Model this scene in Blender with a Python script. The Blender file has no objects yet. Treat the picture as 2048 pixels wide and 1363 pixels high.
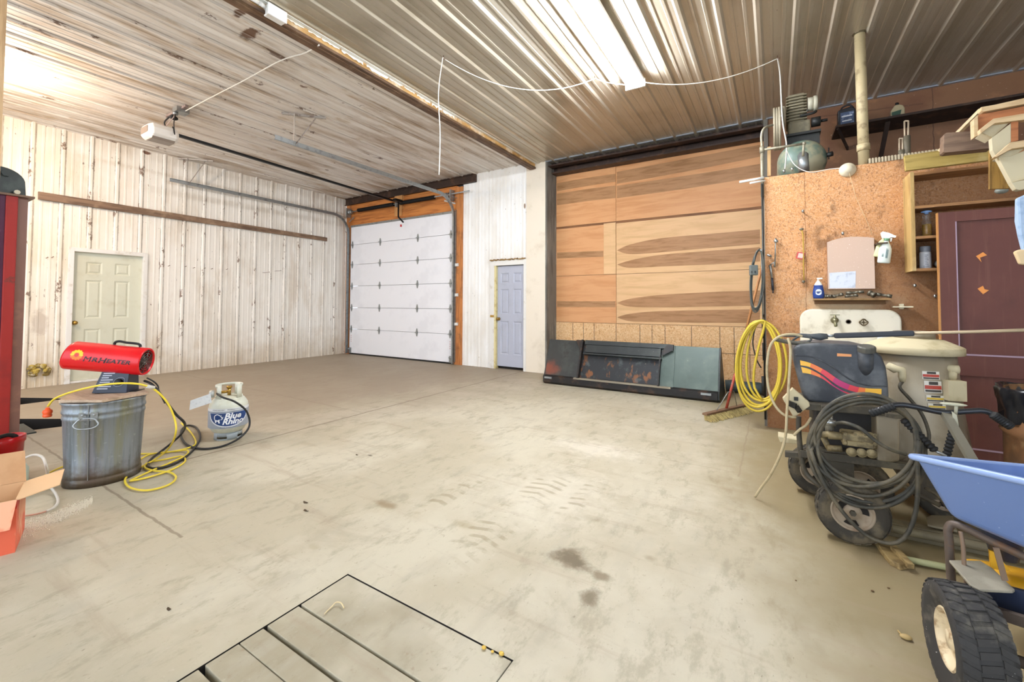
import bpy, bmesh, math, random
from mathutils import Vector, Matrix, geometry
random.seed(7)
S = bpy.context.scene
COL = S.collection
PI = math.pi

# ------------------------------------------------------------------ camera
F_PX, CY = 847.90, 582.95
YAW, PITCH, ROLL = math.radians(31.7823), math.radians(1.7382), math.radians(0.2345)
EYE = Vector((0, 0, 1.2))
FW = Vector((-math.sin(YAW)*math.cos(PITCH), math.cos(YAW)*math.cos(PITCH), math.sin(PITCH)))
_r = Vector((math.cos(YAW), math.sin(YAW), 0)); _u = _r.cross(FW)
RT = _r*math.cos(ROLL) + _u*math.sin(ROLL); UP = -_r*math.sin(ROLL) + _u*math.cos(ROLL)
cd = bpy.data.cameras.new('camera'); cam = bpy.data.objects.new('camera', cd); COL.objects.link(cam)
cd.sensor_width = 36; cd.lens = F_PX/2048*36; cd.shift_y = (CY-681.5)/2048
cd.clip_start = .05; cd.clip_end = 200
m = Matrix((RT, UP, -FW)).transposed().to_4x4(); m.translation = EYE
cam.matrix_world = m; S.camera = cam

# ------------------------------------------------------------------ world and exposure
S.view_settings.view_transform = 'Standard'; S.view_settings.look = 'None'
S.view_settings.gamma = 1; S.view_settings.exposure = 1.32
w = bpy.data.worlds.new('world'); S.world = w; w.use_nodes = True
w.node_tree.nodes['Background'].inputs[0].default_value = (.84, .94, 1.08, 1)
w.node_tree.nodes['Background'].inputs[1].default_value = 1.3

def lamp(name, kind, loc, energy, color, **k):
    l = bpy.data.lights.new(name, kind); l.energy = energy; l.color = color
    for a, b in k.items(): setattr(l, a, b)
    o = bpy.data.objects.new(name, l); o.location = loc; COL.objects.link(o); return o
CEIL, CEIL2, WL, WB = 3.74, 3.77, -8.92, 6.66     # right ceiling, left ceiling, left wall, back wall
# daylight from the open doorway behind the photographer
# a soft bulb hanging near the ceiling left of the view
lamp('bulb_light', 'POINT', (-6.9, .55, 3.35), 60, (1, .78, .6), shadow_soft_size=.06)

# ------------------------------------------------------------------ geometry helpers
def ray(px, py): return FW + RT*((px-1024)/F_PX) - UP*((py-CY)/F_PX)
def onY(px, py, y): v = ray(px, py); return EYE + v*(y/v.y)
def onX(px, py, x): v = ray(px, py); return EYE + v*(x/v.x)
def onZ(px, py, z): v = ray(px, py); return EYE + v*((z-1.2)/v.z)
def V(*a): return Vector(a)

class MB:
    def __init__(s): s.v = []; s.f = []; s.mi = []; s.m = 0; s.sm = []; s.smooth = False
    def add(s, vs, fs, smooth=None):
        b = len(s.v); s.v += [Vector(v) for v in vs]
        for f in fs:
            s.f.append([i+b for i in f]); s.mi.append(s.m); s.sm.append(s.smooth if smooth is None else smooth)
        return s
    def box(s, c, d, rot=None):
        c = Vector(c); x, y, z = [k/2 for k in d]
        vs = [Vector((i*x, j*y, k*z)) for k in (-1, 1) for j in (-1, 1) for i in (-1, 1)]
        if rot is not None:
            R = rot if isinstance(rot, Matrix) else Matrix.Rotation(rot, 3, 'Z'); vs = [R @ v for v in vs]
        return s.add([v+c for v in vs], [(0,2,3,1),(4,5,7,6),(0,1,5,4),(2,6,7,3),(0,4,6,2),(1,3,7,5)], False)
    def bb(s, a, b):                       # box from two corners
        a = Vector(a); b = Vector(b)
        return s.box((a+b)/2, [abs(k) for k in (b-a)])
    def beam(s, a, b, w, h, up=(0,0,1)):   # rectangular bar from a to b
        a = Vector(a); b = Vector(b); d = (b-a).normalized(); up = Vector(up)
        if abs(d.dot(up)) > .98: up = Vector((0,1,0))
        x = d.cross(up).normalized(); y = x.cross(d)
        vs = [p+x*(i*w/2)+y*(j*h/2) for p in (a, b) for i, j in ((-1,-1),(1,-1),(1,1),(-1,1))]
        return s.add(vs, [(0,1,2,3),(7,6,5,4),(0,4,5,1),(1,5,6,2),(2,6,7,3),(3,7,4,0)], False)
    def tube(s, pts, r, seg=8, closed=False, cap=True, smooth=True):
        pts = [Vector(p) for p in pts]; n = len(pts)
        rr = r if isinstance(r, (list, tuple)) else [r]*n
        b = len(s.v); px = None; rings = []
        for i, p in enumerate(pts):
            if closed: t = pts[(i+1) % n]-pts[i-1]
            else: t = pts[min(i+1, n-1)]-pts[max(i-1, 0)]
            t = t.normalized() if t.length > 1e-9 else Vector((0,0,1))
            if px is None:
                a = Vector((0,0,1)) if abs(t.z) < .9 else Vector((1,0,0)); px = t.cross(a).normalized()
            else:
                px = px - t*px.dot(t); px = px.normalized() if px.length > 1e-6 else t.orthogonal().normalized()
            py = t.cross(px)
            rings.append([p+(px*math.cos(k*2*PI/seg)+py*math.sin(k*2*PI/seg))*rr[i] for k in range(seg)])
        vs = [v for R in rings for v in R]; fs = []
        for i in range(n if closed else n-1):
            j = (i+1) % n
            for k in range(seg):
                fs.append((i*seg+k, i*seg+(k+1) % seg, j*seg+(k+1) % seg, j*seg+k))
        s.add(vs, fs, smooth)
        if cap and not closed:
            s.add(rings[0], [tuple(range(seg))[::-1]], False); s.add(rings[-1], [tuple(range(seg))], False)
        return s
    def cyl(s, a, b, r, r2=None, seg=20, smooth=True): return s.tube([a, b], [r, r if r2 is None else r2], seg, smooth=smooth)
    def lathe(s, prof, o=(0,0,0), axis=(0,0,1), seg=32, smooth=True, sx=1, sy=1, cap=False, rot=0):
        o = Vector(o); a = Vector(axis).normalized()
        x = a.orthogonal().normalized() if abs(a.z) < .999 else Vector((1,0,0)); y = a.cross(x)
        vs = []
        for r, h in prof:
            for k in range(seg):
                t = k*2*PI/seg+rot
                vs.append(o+a*h+x*(r*math.cos(t)*sx)+y*(r*math.sin(t)*sy))
        fs = [(i*seg+k, i*seg+(k+1) % seg, (i+1)*seg+(k+1) % seg, (i+1)*seg+k) for i in range(len(prof)-1) for k in range(seg)]
        s.add(vs, fs, smooth)
        if cap:
            s.add(vs[:seg], [tuple(range(seg))[::-1]], False); s.add(vs[-seg:], [tuple(range(seg))], False)
        return s
    def ell(s, c, r, seg=16, rings=10, rot=None):
        vs = []; c = Vector(c)
        for i in range(rings+1):
            t = PI*i/rings
            for k in range(seg):
                u = 2*PI*k/seg; v = Vector((r[0]*math.sin(t)*math.cos(u), r[1]*math.sin(t)*math.sin(u), r[2]*math.cos(t)))
                vs.append(c+(rot @ v if rot is not None else v))
        fs = [(i*seg+k, (i+1)*seg+k, (i+1)*seg+(k+1) % seg, i*seg+(k+1) % seg) for i in range(rings) for k in range(seg)]
        return s.add(vs, fs, True)
    def prism(s, poly, d):                 # planar polygon extruded by vector d
        poly = [Vector(p) for p in poly]; d = Vector(d); n = len(poly)
        vs = poly+[p+d for p in poly]
        s.add(vs, [tuple(range(n))[::-1], tuple(range(n, 2*n))]+[(i, (i+1) % n, (i+1) % n+n, i+n) for i in range(n)], False)
        return s
    def quad(s, *p): return s.add(p, [tuple(range(len(p)))], False)
    def xf(s, fn, start=0):
        for i in range(start, len(s.v)): s.v[i] = Vector(fn(s.v[i]))
        return s
    def build(s, name, mats, parent=None, bevel=0, origin=None, sub=0, bseg=2):
        if not isinstance(mats, (list, tuple)): mats = [mats]
        xs = [v.x for v in s.v]; ys = [v.y for v in s.v]; zs = [v.z for v in s.v]
        o = Vector(origin) if origin is not None else Vector(((min(xs)+max(xs))/2, (min(ys)+max(ys))/2, min(zs)))
        me = bpy.data.meshes.new(name)
        me.from_pydata([v-o for v in s.v], [], s.f)
        for mt in mats: me.materials.append(mt)
        for p, mi, sm in zip(me.polygons, s.mi, s.sm): p.material_index = mi; p.use_smooth = sm
        bm = bmesh.new(); bm.from_mesh(me); bmesh.ops.remove_doubles(bm, verts=bm.verts, dist=1e-6)
        bmesh.ops.recalc_face_normals(bm, faces=bm.faces); bm.to_mesh(me); bm.free()
        ob = bpy.data.objects.new(name, me); COL.objects.link(ob)
        if parent is not None:
            ob.parent = parent; ob.location = o-WORLD[parent.name]
        else: ob.location = o
        WORLD[ob.name] = o.copy()
        if bevel:
            b = ob.modifiers.new('bevel', 'BEVEL'); b.width = bevel; b.segments = bseg; b.limit_method = 'ANGLE'; b.angle_limit = .6
        if sub:
            b = ob.modifiers.new('sub', 'SUBSURF'); b.levels = sub; b.render_levels = sub
        return ob
WORLD = {}
def tag(o, label, cat, group=None, kind=None):
    o['label'] = label; o['category'] = cat
    if group: o['group'] = group
    if kind: o['kind'] = kind
    return o
def thing(name, loc, label, cat, group=None):
    o = bpy.data.objects.new(name, None); o.empty_display_size = .05; o.location = loc; COL.objects.link(o)
    WORLD[o.name] = Vector(loc); return tag(o, label, cat, group)
def struct(o): o['kind'] = 'structure'; return o
def plabel(o, l): o['label'] = l; return o
def spline(pts, n=8, closed=False):        # Catmull-Rom through points
    P = [Vector(p) for p in pts]; out = []; N = len(P)
    for i in range(N if closed else N-1):
        if closed: a, b, c, d = P[i-1], P[i], P[(i+1) % N], P[(i+2) % N]
        else: a, b, c, d = P[max(i-1, 0)], P[i], P[i+1], P[min(i+2, N-1)]
        for k in range(n):
            t = k/n
            out.append(.5*((2*b)+(c-a)*t+(2*a-5*b+4*c-d)*t*t+(3*b-a-3*c+d)*t*t*t))
    if not closed: out.append(P[-1])
    return out
def text_geo(body, size, bold=0, shear=0, sx=1):
    cu = bpy.data.curves.new('t', 'FONT'); cu.body = body; cu.size = size; cu.offset = bold; cu.shear = shear
    cu.align_x = 'CENTER'; cu.resolution_u = 3
    ob = bpy.data.objects.new('t', cu); COL.objects.link(ob)
    dg = bpy.context.evaluated_depsgraph_get(); me = ob.evaluated_get(dg).to_mesh()
    vs = [(v.co.x*sx, v.co.y) for v in me.vertices]; fs = [tuple(p.vertices) for p in me.polygons]
    ob.evaluated_get(dg).to_mesh_clear(); bpy.data.objects.remove(ob); bpy.data.curves.remove(cu)
    return vs, fs
def put_text(mb, body, size, fn, **k):
    vs, fs = text_geo(body, size, **k); mb.add([fn(x, y) for x, y in vs], fs, False)

# ------------------------------------------------------------------ materials
def rgb(h):
    c = [int(h[i:i+2], 16)/255 for i in (0, 2, 4)]
    return [(x/12.92 if x <= .04045 else ((x+.055)/1.055)**2.4) for x in c]+[1]
class Mat:
    def __init__(s, name, base, rough=.6, metal=0, spec=.5, coord='Object'):
        s.m = bpy.data.materials.new(name); s.m.use_nodes = True; s.t = s.m.node_tree; s.n = s.t.nodes
        s.b = s.n['Principled BSDF']; s.b.inputs['Roughness'].default_value = rough; s.b.inputs['Metallic'].default_value = metal
        s.b.inputs['Specular IOR Level'].default_value = spec
        s.c = None; s.base = rgb(base); s.b.inputs['Base Color'].default_value = s.base
        tc = s.n.new('ShaderNodeTexCoord'); s.co = tc.outputs[coord]
        if coord == 'World': pass
        s.col = None
    def link(s, a, b): s.t.links.new(a, b)
    def math(s, op, a, b=None, c=None, clamp=False):
        n = s.n.new('ShaderNodeMath'); n.operation = op; n.use_clamp = clamp
        for i, x in enumerate((a, b, c)):
            if x is None: continue
            if isinstance(x, (int, float)): n.inputs[i].default_value = x
            else: s.link(x, n.inputs[i])
        return n.outputs[0]
    def noise(s, sc=5, det=4, rough=.6, dist=0, off=0):
        mp = s.n.new('ShaderNodeMapping'); s.link(s.co, mp.inputs[0])
        mp.inputs['Scale'].default_value = sc if isinstance(sc, (tuple, list)) else (sc,)*3
        mp.inputs['Location'].default_value = (off, off*1.7, off*.6)
        t = s.n.new('ShaderNodeTexNoise'); s.link(mp.outputs[0], t.inputs[0])
        t.inputs['Scale'].default_value = 1; t.inputs['Detail'].default_value = det; t.inputs['Roughness'].default_value = rough
        t.inputs['Distortion'].default_value = dist
        return t.outputs['Fac']
    def vor(s, sc=5, out='Color', dist=None):
        mp = s.n.new('ShaderNodeMapping'); s.link(s.co if dist is None else dist, mp.inputs[0])
        mp.inputs['Scale'].default_value = sc if isinstance(sc, (tuple, list)) else (sc,)*3
        t = s.n.new('ShaderNodeTexVoronoi'); s.link(mp.outputs[0], t.inputs[0]); t.inputs['Scale'].default_value = 1
        if out == 'Color':
            sp = s.n.new('ShaderNodeSeparateColor'); s.link(t.outputs['Color'], sp.inputs[0]); return sp.outputs[0]
        return t.outputs['Distance']
    def ramp(s, fac, lo, hi, f=1.0):
        n = s.n.new('ShaderNodeMapRange'); n.interpolation_type = 'SMOOTHSTEP'
        n.inputs[1].default_value = lo; n.inputs[2].default_value = hi; n.inputs[3].default_value = 0; n.inputs[4].default_value = f
        s.link(fac, n.inputs[0]); return n.outputs[0]
    def mix(s, fac, c, mode='MIX'):
        n = s.n.new('ShaderNodeMix'); n.data_type = 'RGBA'; n.blend_type = mode
        if isinstance(fac, (int, float)): n.inputs[0].default_value = fac
        else: s.link(fac, n.inputs[0])
        if s.col is None: n.inputs[6].default_value = s.base
        else: s.link(s.col, n.inputs[6])
        if isinstance(c, str): n.inputs[7].default_value = rgb(c)
        else: s.link(c, n.inputs[7])
        s.col = n.outputs[2]; s.link(s.col, s.b.inputs['Base Color']); return s
    def lay(s, c, sc, lo=.45, hi=.6, f=1.0, det=4, rough=.6, dist=0, off=0):
        return s.mix(s.ramp(s.noise(sc, det, rough, dist, off), lo, hi, f), c)
    def xyz(s):
        if not hasattr(s, '_xyz'):
            sp = s.n.new('ShaderNodeSeparateXYZ'); s.link(s.co, sp.inputs[0]); s._xyz = sp.outputs
        return s._xyz
    def bump(s, fac, st=.2, d=.01):
        b = s.n.new('ShaderNodeBump'); b.inputs['Strength'].default_value = st; b.inputs['Distance'].default_value = d
        s.link(fac, b.inputs['Height']); s.link(b.outputs[0], s.b.inputs['Normal']); return s
    def blob(s, c, x, y, rx, ry, f=.6, ang=0, amp=.5, axes=(0,1), ns=9, soft=.5):
        X = s.math('SUBTRACT', s.xyz()[axes[0]], x); Y = s.math('SUBTRACT', s.xyz()[axes[1]], y)
        ca, sa = math.cos(ang), math.sin(ang)
        u = s.math('ADD', s.math('MULTIPLY', X, ca/rx), s.math('MULTIPLY', Y, sa/rx))
        v = s.math('ADD', s.math('MULTIPLY', X, -sa/ry), s.math('MULTIPLY', Y, ca/ry))
        d = s.math('SQRT', s.math('ADD', s.math('MULTIPLY', u, u), s.math('MULTIPLY', v, v)))
        if not hasattr(s, '_bn'): s._bn = s.noise(ns, 5, .7)
        d = s.math('ADD', d, s.math('MULTIPLY', s.math('SUBTRACT', s._bn, .5), amp*2.5))
        return s.mix(s.ramp(d, 1.0, 1-soft, f), c)
    def line(s, c, x0, y0, x1, y1, w, f=.6, axes=(0,1)):
        L = math.hypot(x1-x0, y1-y0); dx, dy = (x1-x0)/L, (y1-y0)/L
        X = s.math('SUBTRACT', s.xyz()[axes[0]], x0); Y = s.math('SUBTRACT', s.xyz()[axes[1]], y0)
        if not hasattr(s, '_ln'): s._ln = s.noise(7, 3)
        t = s.math('ADD', s.math('MULTIPLY', X, dx), s.math('MULTIPLY', Y, dy))
        n = s.math('ABSOLUTE', s.math('ADD', s.math('ADD', s.math('MULTIPLY', X, -dy), s.math('MULTIPLY', Y, dx)), s.math('MULTIPLY', s.math('SUBTRACT', s._ln, .5), .03)))
        a = s.ramp(n, w, w*.5, f); g = s.math('LESS_THAN', s.math('ABSOLUTE', s.math('SUBTRACT', t, L/2)), L/2)
        return s.mix(s.math('MULTIPLY', a, g), c)
    def out(s): return s.m
def simple(name, c, rough=.5, metal=0, dirt=None, ds=12, df=.5, dl=.5, dh=.65, spec=.5, bump=0):
    M = Mat(name, c, rough, metal, spec)
    if dirt: M.lay(dirt, ds, dl, dh, df, det=6)
    if bump: M.bump(M.noise(ds*4, 4), bump, .003)
    return M.out()
def wood(name, c, dark, ax=0, sc=3, stretch=14, f=.7, rough=.65, grime=None, gf=.5):
    M = Mat(name, c, rough); v = [sc*stretch]*3; v[ax] = sc
    M.lay(dark, tuple(v), .42, .66, f, det=6, dist=.6)
    if grime: M.lay(grime, 4, .5, .68, gf, det=5)
    M.bump(M.noise(tuple(v), 4), .15, .003); return M.out()
def emit(name, c, st):
    M = Mat(name, c); M.b.inputs['Emission Color'].default_value = rgb(c); M.b.inputs['Emission Strength'].default_value = st; return M.out()
def glassy(name, c, rough=.05, trans=.8):
    M = Mat(name, c, rough); M.b.inputs['Transmission Weight'].default_value = trans; M.b.inputs['IOR'].default_value = 1.33; return M.out()
# ------------------------------------------------------------------ setting materials
def floor_mat(name, plank=False):
    M = Mat(name, 'b2a992' if not plank else '9f967f', .62)
    M.lay('c4bda8', 1.1, .42, .62, .8, det=5, off=3)
    M.lay('a09680', 2.3, .52, .72, .55, det=7, rough=.65, dist=.5)
    M.lay('aba491', (9, 3, 1), .5, .7, .5, det=6)
    M.lay('8f866f', (11, 5, 1), .5, .66, .5, det=9, rough=.72, off=6)
    M.lay('8c7a62', 26, .58, .74, .55, det=7, rough=.7)
    M.lay('c9c2b0', 34, .62, .78, .35, det=5, off=12)
    M.lay('6f6350', (90, 40, 1), .66, .74, .6, det=4, off=2)
    x, y, z = M.xyz()
    # browner dirt towards the far left bay and by the machines
    g = M.math('ADD', M.math('MULTIPLY', x, -.62), M.math('MULTIPLY', y, .18)); g = M.math('ADD', g, M.math('MULTIPLY', M.noise(1.6, 5, off=2), 1.6))
    M.mix(M.ramp(g, 3.2, 4.6, .72), '938370')
    g = M.math('ADD', M.math('ADD', x, M.math('MULTIPLY', y, .16)), M.math('MULTIPLY', M.noise(1.3, 5, off=21), .9)); M.mix(M.ramp(g, .5, 1.15, .9), '857653')
    M.lay('9a8872', (1.2, 9, 1), .56, .7, .35, det=6, off=8)
    for c, a in (('8a7a58', (.45, 3.3, 1.1, 1.3, .6)), ('8c7b58', (1.0, 2.5, .8, .5, .6)), ('a0926e', (-.5, 5.9, 1.4, .5, .4)), ('a69c82', (-3.3, 6.3, .5, .35, .5))):
        M.blob(c, *a, amp=.35, soft=.8)
    if not plank:
        for c, a in (('5f5036', (-.836, 1.879, .17, .115, .9)), ('6b5b40', (-.675, 1.84, .065, .045, .75)), ('64553a', (-.66, 1.68, .055, .095, .8)),
                     ('8a785a', (-2.0, 1.795, .13, .06, .8)), ('8d7d62', (-.519, 2.093, .04, .035, .6)), ('93825f', (-1.446, 1.859, .1, .05, .5)),
                     ('8a7a5c', (-.88, 2.3, .09, .05, .5)), ('3d3324', (-2.746, 2.302, .035, .018, .8)), ('9b8b6b', (-1.95, 1.3, .05, .03, .4)), ('94846a', (-3.4, 2.2, .2, .05, .3)),
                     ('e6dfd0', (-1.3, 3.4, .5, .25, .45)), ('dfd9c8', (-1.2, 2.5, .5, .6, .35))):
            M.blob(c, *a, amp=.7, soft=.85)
        # tyre tracks of a lugged tractor wheel
        for X0, Y0, hw, hl, per in ((-1.3, 2.2, .13, .75, .075), (-1.02, 2.55, .09, .4, .075), (-1.75, 2.1, .07, .4, .09)):
            w1 = M.math('SINE', M.math('MULTIPLY', M.math('ADD', y, M.math('MULTIPLY', M.math('ABSOLUTE', M.math('SUBTRACT', x, X0)), .3)), 2*PI/per))
            a = M.ramp(M.math('ABSOLUTE', M.math('SUBTRACT', x, X0)), hw, hw*.75); b = M.ramp(M.math('ABSOLUTE', M.math('SUBTRACT', y, Y0)), hl, hl*.5)
            k = M.math('MULTIPLY', M.math('MULTIPLY', a, b), M.ramp(w1, .0, .7, .55))
            M.mix(M.math('MULTIPLY', k, M.ramp(M.noise(5, 3, off=4), .42, .56)), '8b7c5e')
        M.line('6b5b47', -3.86, 1.0, -3.87, 6.72, .013, .75)
        M.line('6b5b47', -8.9, .97, -2.6, .99, .01, .6)
        M.line('8b7c66', -.23, 3.4, -.235, 5.2, .008, .55)
        M.line('8b7c66', -1.9, 3.46, -.2, 3.48, .006, .35)
        M.line('6e5d48', -8.9, 3.2, -3.9, 3.15, .008, .35)
    M.bump(M.noise(60, 4), .12, .004); return M.out()
M_floor = floor_mat('concrete_floor'); M_plank = floor_mat('dusty_plank', True)
M_dark = simple('pit_dark', '1c1712', .9)

def rib_lines(M, ax, ph, per, crev, flake, f1=.6, f2=.85, fl=.6):
    # thin dark line painted in the crease beside each rib and flaking rust along it
    r = M.math('FRACT', M.math('DIVIDE', M.math('SUBTRACT', M.xyz()[ax], ph), per)); r = M.math('MULTIPLY', M.math('MINIMUM', r, M.math('SUBTRACT', 1.0, r)), per)
    n = M.noise((6, 6, 3) if ax == 1 else (6, 1.5, 3), 6, .75, off=13)
    M.mix(M.math('MULTIPLY', M.ramp(M.math('ABSOLUTE', M.math('SUBTRACT', r, .030)), .007, .002, f1), M.ramp(n, .36, .55)), crev)
    M.mix(M.math('MULTIPLY', M.ramp(r, .045, .03), M.ramp(n, fl, fl+.03, f2)), flake)
def metal_wall(name, base, brown, bf, warm=None, rib=None):
    M = Mat(name, base, .5)
    M.lay('d6cdbc', (2, 2, .8), .45, .7, .45, det=5)
    M.lay(brown, (3, 3, .9), .5, .7, bf, det=7, off=5)
    if warm:
        x, y, z = M.xyz()
        g = M.math('ADD', M.math('MULTIPLY', y, -.5), M.math('MULTIPLY', M.noise(2, 5, off=9), 1.4)); M.mix(M.ramp(g, -1.1, .6, .55), warm)
        g = M.math('ADD', M.math('MULTIPLY', z, -1.0), M.math('MULTIPLY', M.noise(3, 5, off=1), 1.3)); M.mix(M.ramp(g, -.1, .75, .5), 'b49a6e')
    M.lay('f0ece2', (30, 30, 1.1), .52, .66, .5, det=3, off=3)
    M.lay('6b4528', (18, 18, 7), .68, .74, .75, det=6, off=11)
    M.lay('5b3a22', 46, .735, .77, .9, det=2, off=6)
    if rib: rib_lines(M, rib[0], rib[1], .305, '6f6250', '6b4a30', fl=.59)
    return M
Mw = metal_wall('white_ribbed_wall', 'f2eee5', 'b59b77', .36, 'd8c6a2', (1, 1.474))
for c, a in (('6e3f1d', (2.75, 3.72, .07, .035, .9)), ('7d5a34', (1.6, .9, .1, .25, .35))):
    Mw.blob(c, *a, axes=(1, 2), amp=.5)
M_wallL = Mw.out()
Mw = metal_wall('white_ribbed_back_wall', 'f6f6f3', 'c3b59c', .18)
for c, a in (('7d5a34', (-3.86, 3.0, .02, .06, .9)),): Mw.blob(c, *a, axes=(0, 2), amp=.4)
M_wallB = Mw.out()
Mc = Mat('stained_ribbed_ceiling', 'd6cdc2', .42)
Mc.lay('ebe7e0', (9, .7, 1), .45, .65, .7, det=5); Mc.lay('a68f74', (5, .8, 1), .47, .66, .8, det=6, off=4)
Mc.lay('a88a5c', (7, 2.2, 1), .56, .72, .6, det=6, off=9)
Mc.lay('553216', (5, 4, 1), .635, .67, .85, det=8, rough=.7, off=2); Mc.lay('4a2b14', 38, .72, .76, .85, det=3)
for a in ((-4.22, 2.05, .16, .07), (-4.0, 1.85, .1, .04), (-4.7, 2.9, .05, .04)): Mc.blob('5f3917', *a, .95, amp=.9)
rib_lines(Mc, 0, -8.62, .305, '5f5040', '5a3a22', fl=.6)
Mc.lay('efece6', (40, .5, 1), .58, .7, .5, det=3, off=15)
M_ceilL = Mc.out()
Mc = Mat('metallic_ribbed_ceiling', 'bdb4a2', .34, .35)
Mc.lay('a3977f', (6, .5, 1), .4, .7, .6, det=5); Mc.lay('cdc6b8', (26, .4, 1), .5, .7, .45, det=4, off=4); Mc.lay('938770', (1.1, 1.1, 1), .5, .75, .5, det=5, off=7)
Mc.lay('5f5440', 40, .73, .77, .7, det=2)
M_ceilR = Mc.out()
M_header = wood('header_plywood', 'cf8440', '9c5626', 0, 1.5, 14, .8)
M_stud = wood('orange_wood', 'c98347', '9a5a2c', 2, 2, 14, .75, grime='6d4426')
M_steel = simple('brown_steel_beam', '3c2c24', .5, .2, '6a4c3a', 6, .5)
M_cream = simple('cream_panel', 'eadfcc', .6, 0, 'bfb094', 3, .5, .5, .75)
Mg = Mat('grey_weathered_post', '77736a', .8); Mg.lay('4f4c44', (6, 6, 1.2), .42, .62, .8, det=6); Mg.lay('b3b1a6', (9, 9, 1.6), .55, .7, .6, det=6, off=3); M_post = Mg.out()
M_white = simple('white_paint', 'e6e4de', .5, 0, 'b8a88c', 7, .45, .55, .7)
M_doorc = simple('cream_door', 'd5d6c2', .5, 0, 'b3ab8c', 3, .4, .5, .72)
M_doorg = simple('grey_door', 'b2b6c4', .45, 0, 'a3a6b2', 3, .4)
M_gar = simple('white_garage_door', 'f1f2f6', .45, 0, 'e4e5ea', 2, .5)
M_galv = simple('galvanised', 'a2a6a6', .38, .75, '6e706e', 14, .5)
M_brass = simple('brass', 'b08d45', .3, .9)
M_blackm = simple('black_metal', '151515', .4, .4)
M_yel = simple('pale_yellow_jamb', 'e0d39c', .6, 0, 'b49c5c', 9, .6)
M_foam = simple('spray_foam', '9a7b4c', .9, 0, '5f4527', 14, .8, bump=.5)

# ------------------------------------------------------------------ corrugated sheet
def sheet(mb, u0, u1, v0, v1, fn, per=.305, ph=0, h=.019, minor=.004, wb=.028, wt=.012):
    us = [(u0, 0)]; k = math.floor((u0-ph)/per)-1
    ev = []
    while ph+k*per < u1+per:
        c = ph+k*per; ev += [(c-wb, 0), (c-wt, h), (c+wt, h), (c+wb, 0)]
        for q in (1/3, 2/3):
            e = c+per*q; ev += [(e-.016, 0), (e-.010, minor), (e+.010, minor), (e+.016, 0)]
        k += 1
    ev.sort()
    us += [e for e in ev if u0+1e-4 < e[0] < u1-1e-4]+[(u1, 0)]
    vs = []; fs = []
    for u, d in us: vs += [fn(u, d, v0), fn(u, d, v1)]
    for i in range(len(us)-1): fs.append((2*i, 2*i+2, 2*i+3, 2*i+1))
    mb.add(vs, fs, False)

# ------------------------------------------------------------------ floor with its pits
PX0, PX1, PY0, PY1 = -1.63, -.765, -.4, 1.254
hole1 = [V(PX0, PY0, 0), V(PX1, PY0, 0), V(PX1, PY1, 0), V(PX0, PY1, 0)]
def flq(*ps): return [onZ(x, y, 0) for x, y in ps]
hole2 = flq((22, 794.5), (100, 795.5), (127, 797.5), (22, 811)); hole3 = flq((22, 837), (124, 837), (124, 852.5), (22, 864.5))
outer = [V(-8.95, -3, 0), V(4.2, -3, 0), V(4.2, 7.1, 0), V(-8.95, 7.1, 0)]
loops = [outer, hole1, hole2, hole3]
tri = geometry.tessellate_polygon(loops); allv = [v for l in loops for v in l]
mb = MB(); mb.add(allv, [tuple(t) for t in tri], False)
struct(mb.build('floor', M_floor, origin=(0, 0, 0)))
mb = MB()
for hq, d in ((hole1, .5), (hole2, .6), (hole3, .6)):
    n = len(hq); vs = [v-V(0, 0, .0) for v in hq]+[v-V(0, 0, d) for v in hq]
    mb.add(vs, [(i, (i+1) % n, (i+1) % n+n, i+n) for i in range(n)]+[tuple(range(n, 2*n))], False)
struct(mb.build('trim_1', M_dark, origin=(0, 0, 0)))     # pit linings
ys = [1.2505, 1.032, 1.022, .899, .885, .803, .800, .695, .676, .52, .505, .35, .34, .18, .165, 0, -.01, -.2, -.21, -.39]
names = ['widest dusty plank at the back edge of the floor pit cover', 'second dusty plank of the pit cover from its back edge', 'third narrow plank of the pit cover between a gap and a hairline seam', 'fourth plank of the pit cover just before the left-hand short gap', 'nearest plank of the pit cover at the bottom of the photo']
for i in range(0, len(ys), 2):
    if i//2 > 4: break
    mb = MB(); mb.bb((PX0+.003, ys[i+1], -.05), (PX1-.005, ys[i], -.002))
    o = mb.build('floor_plank', M_plank, origin=(0, 0, 0), bevel=.003)
    tag(o, names[i//2], 'plank', 'planks covering the floor pit')

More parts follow.
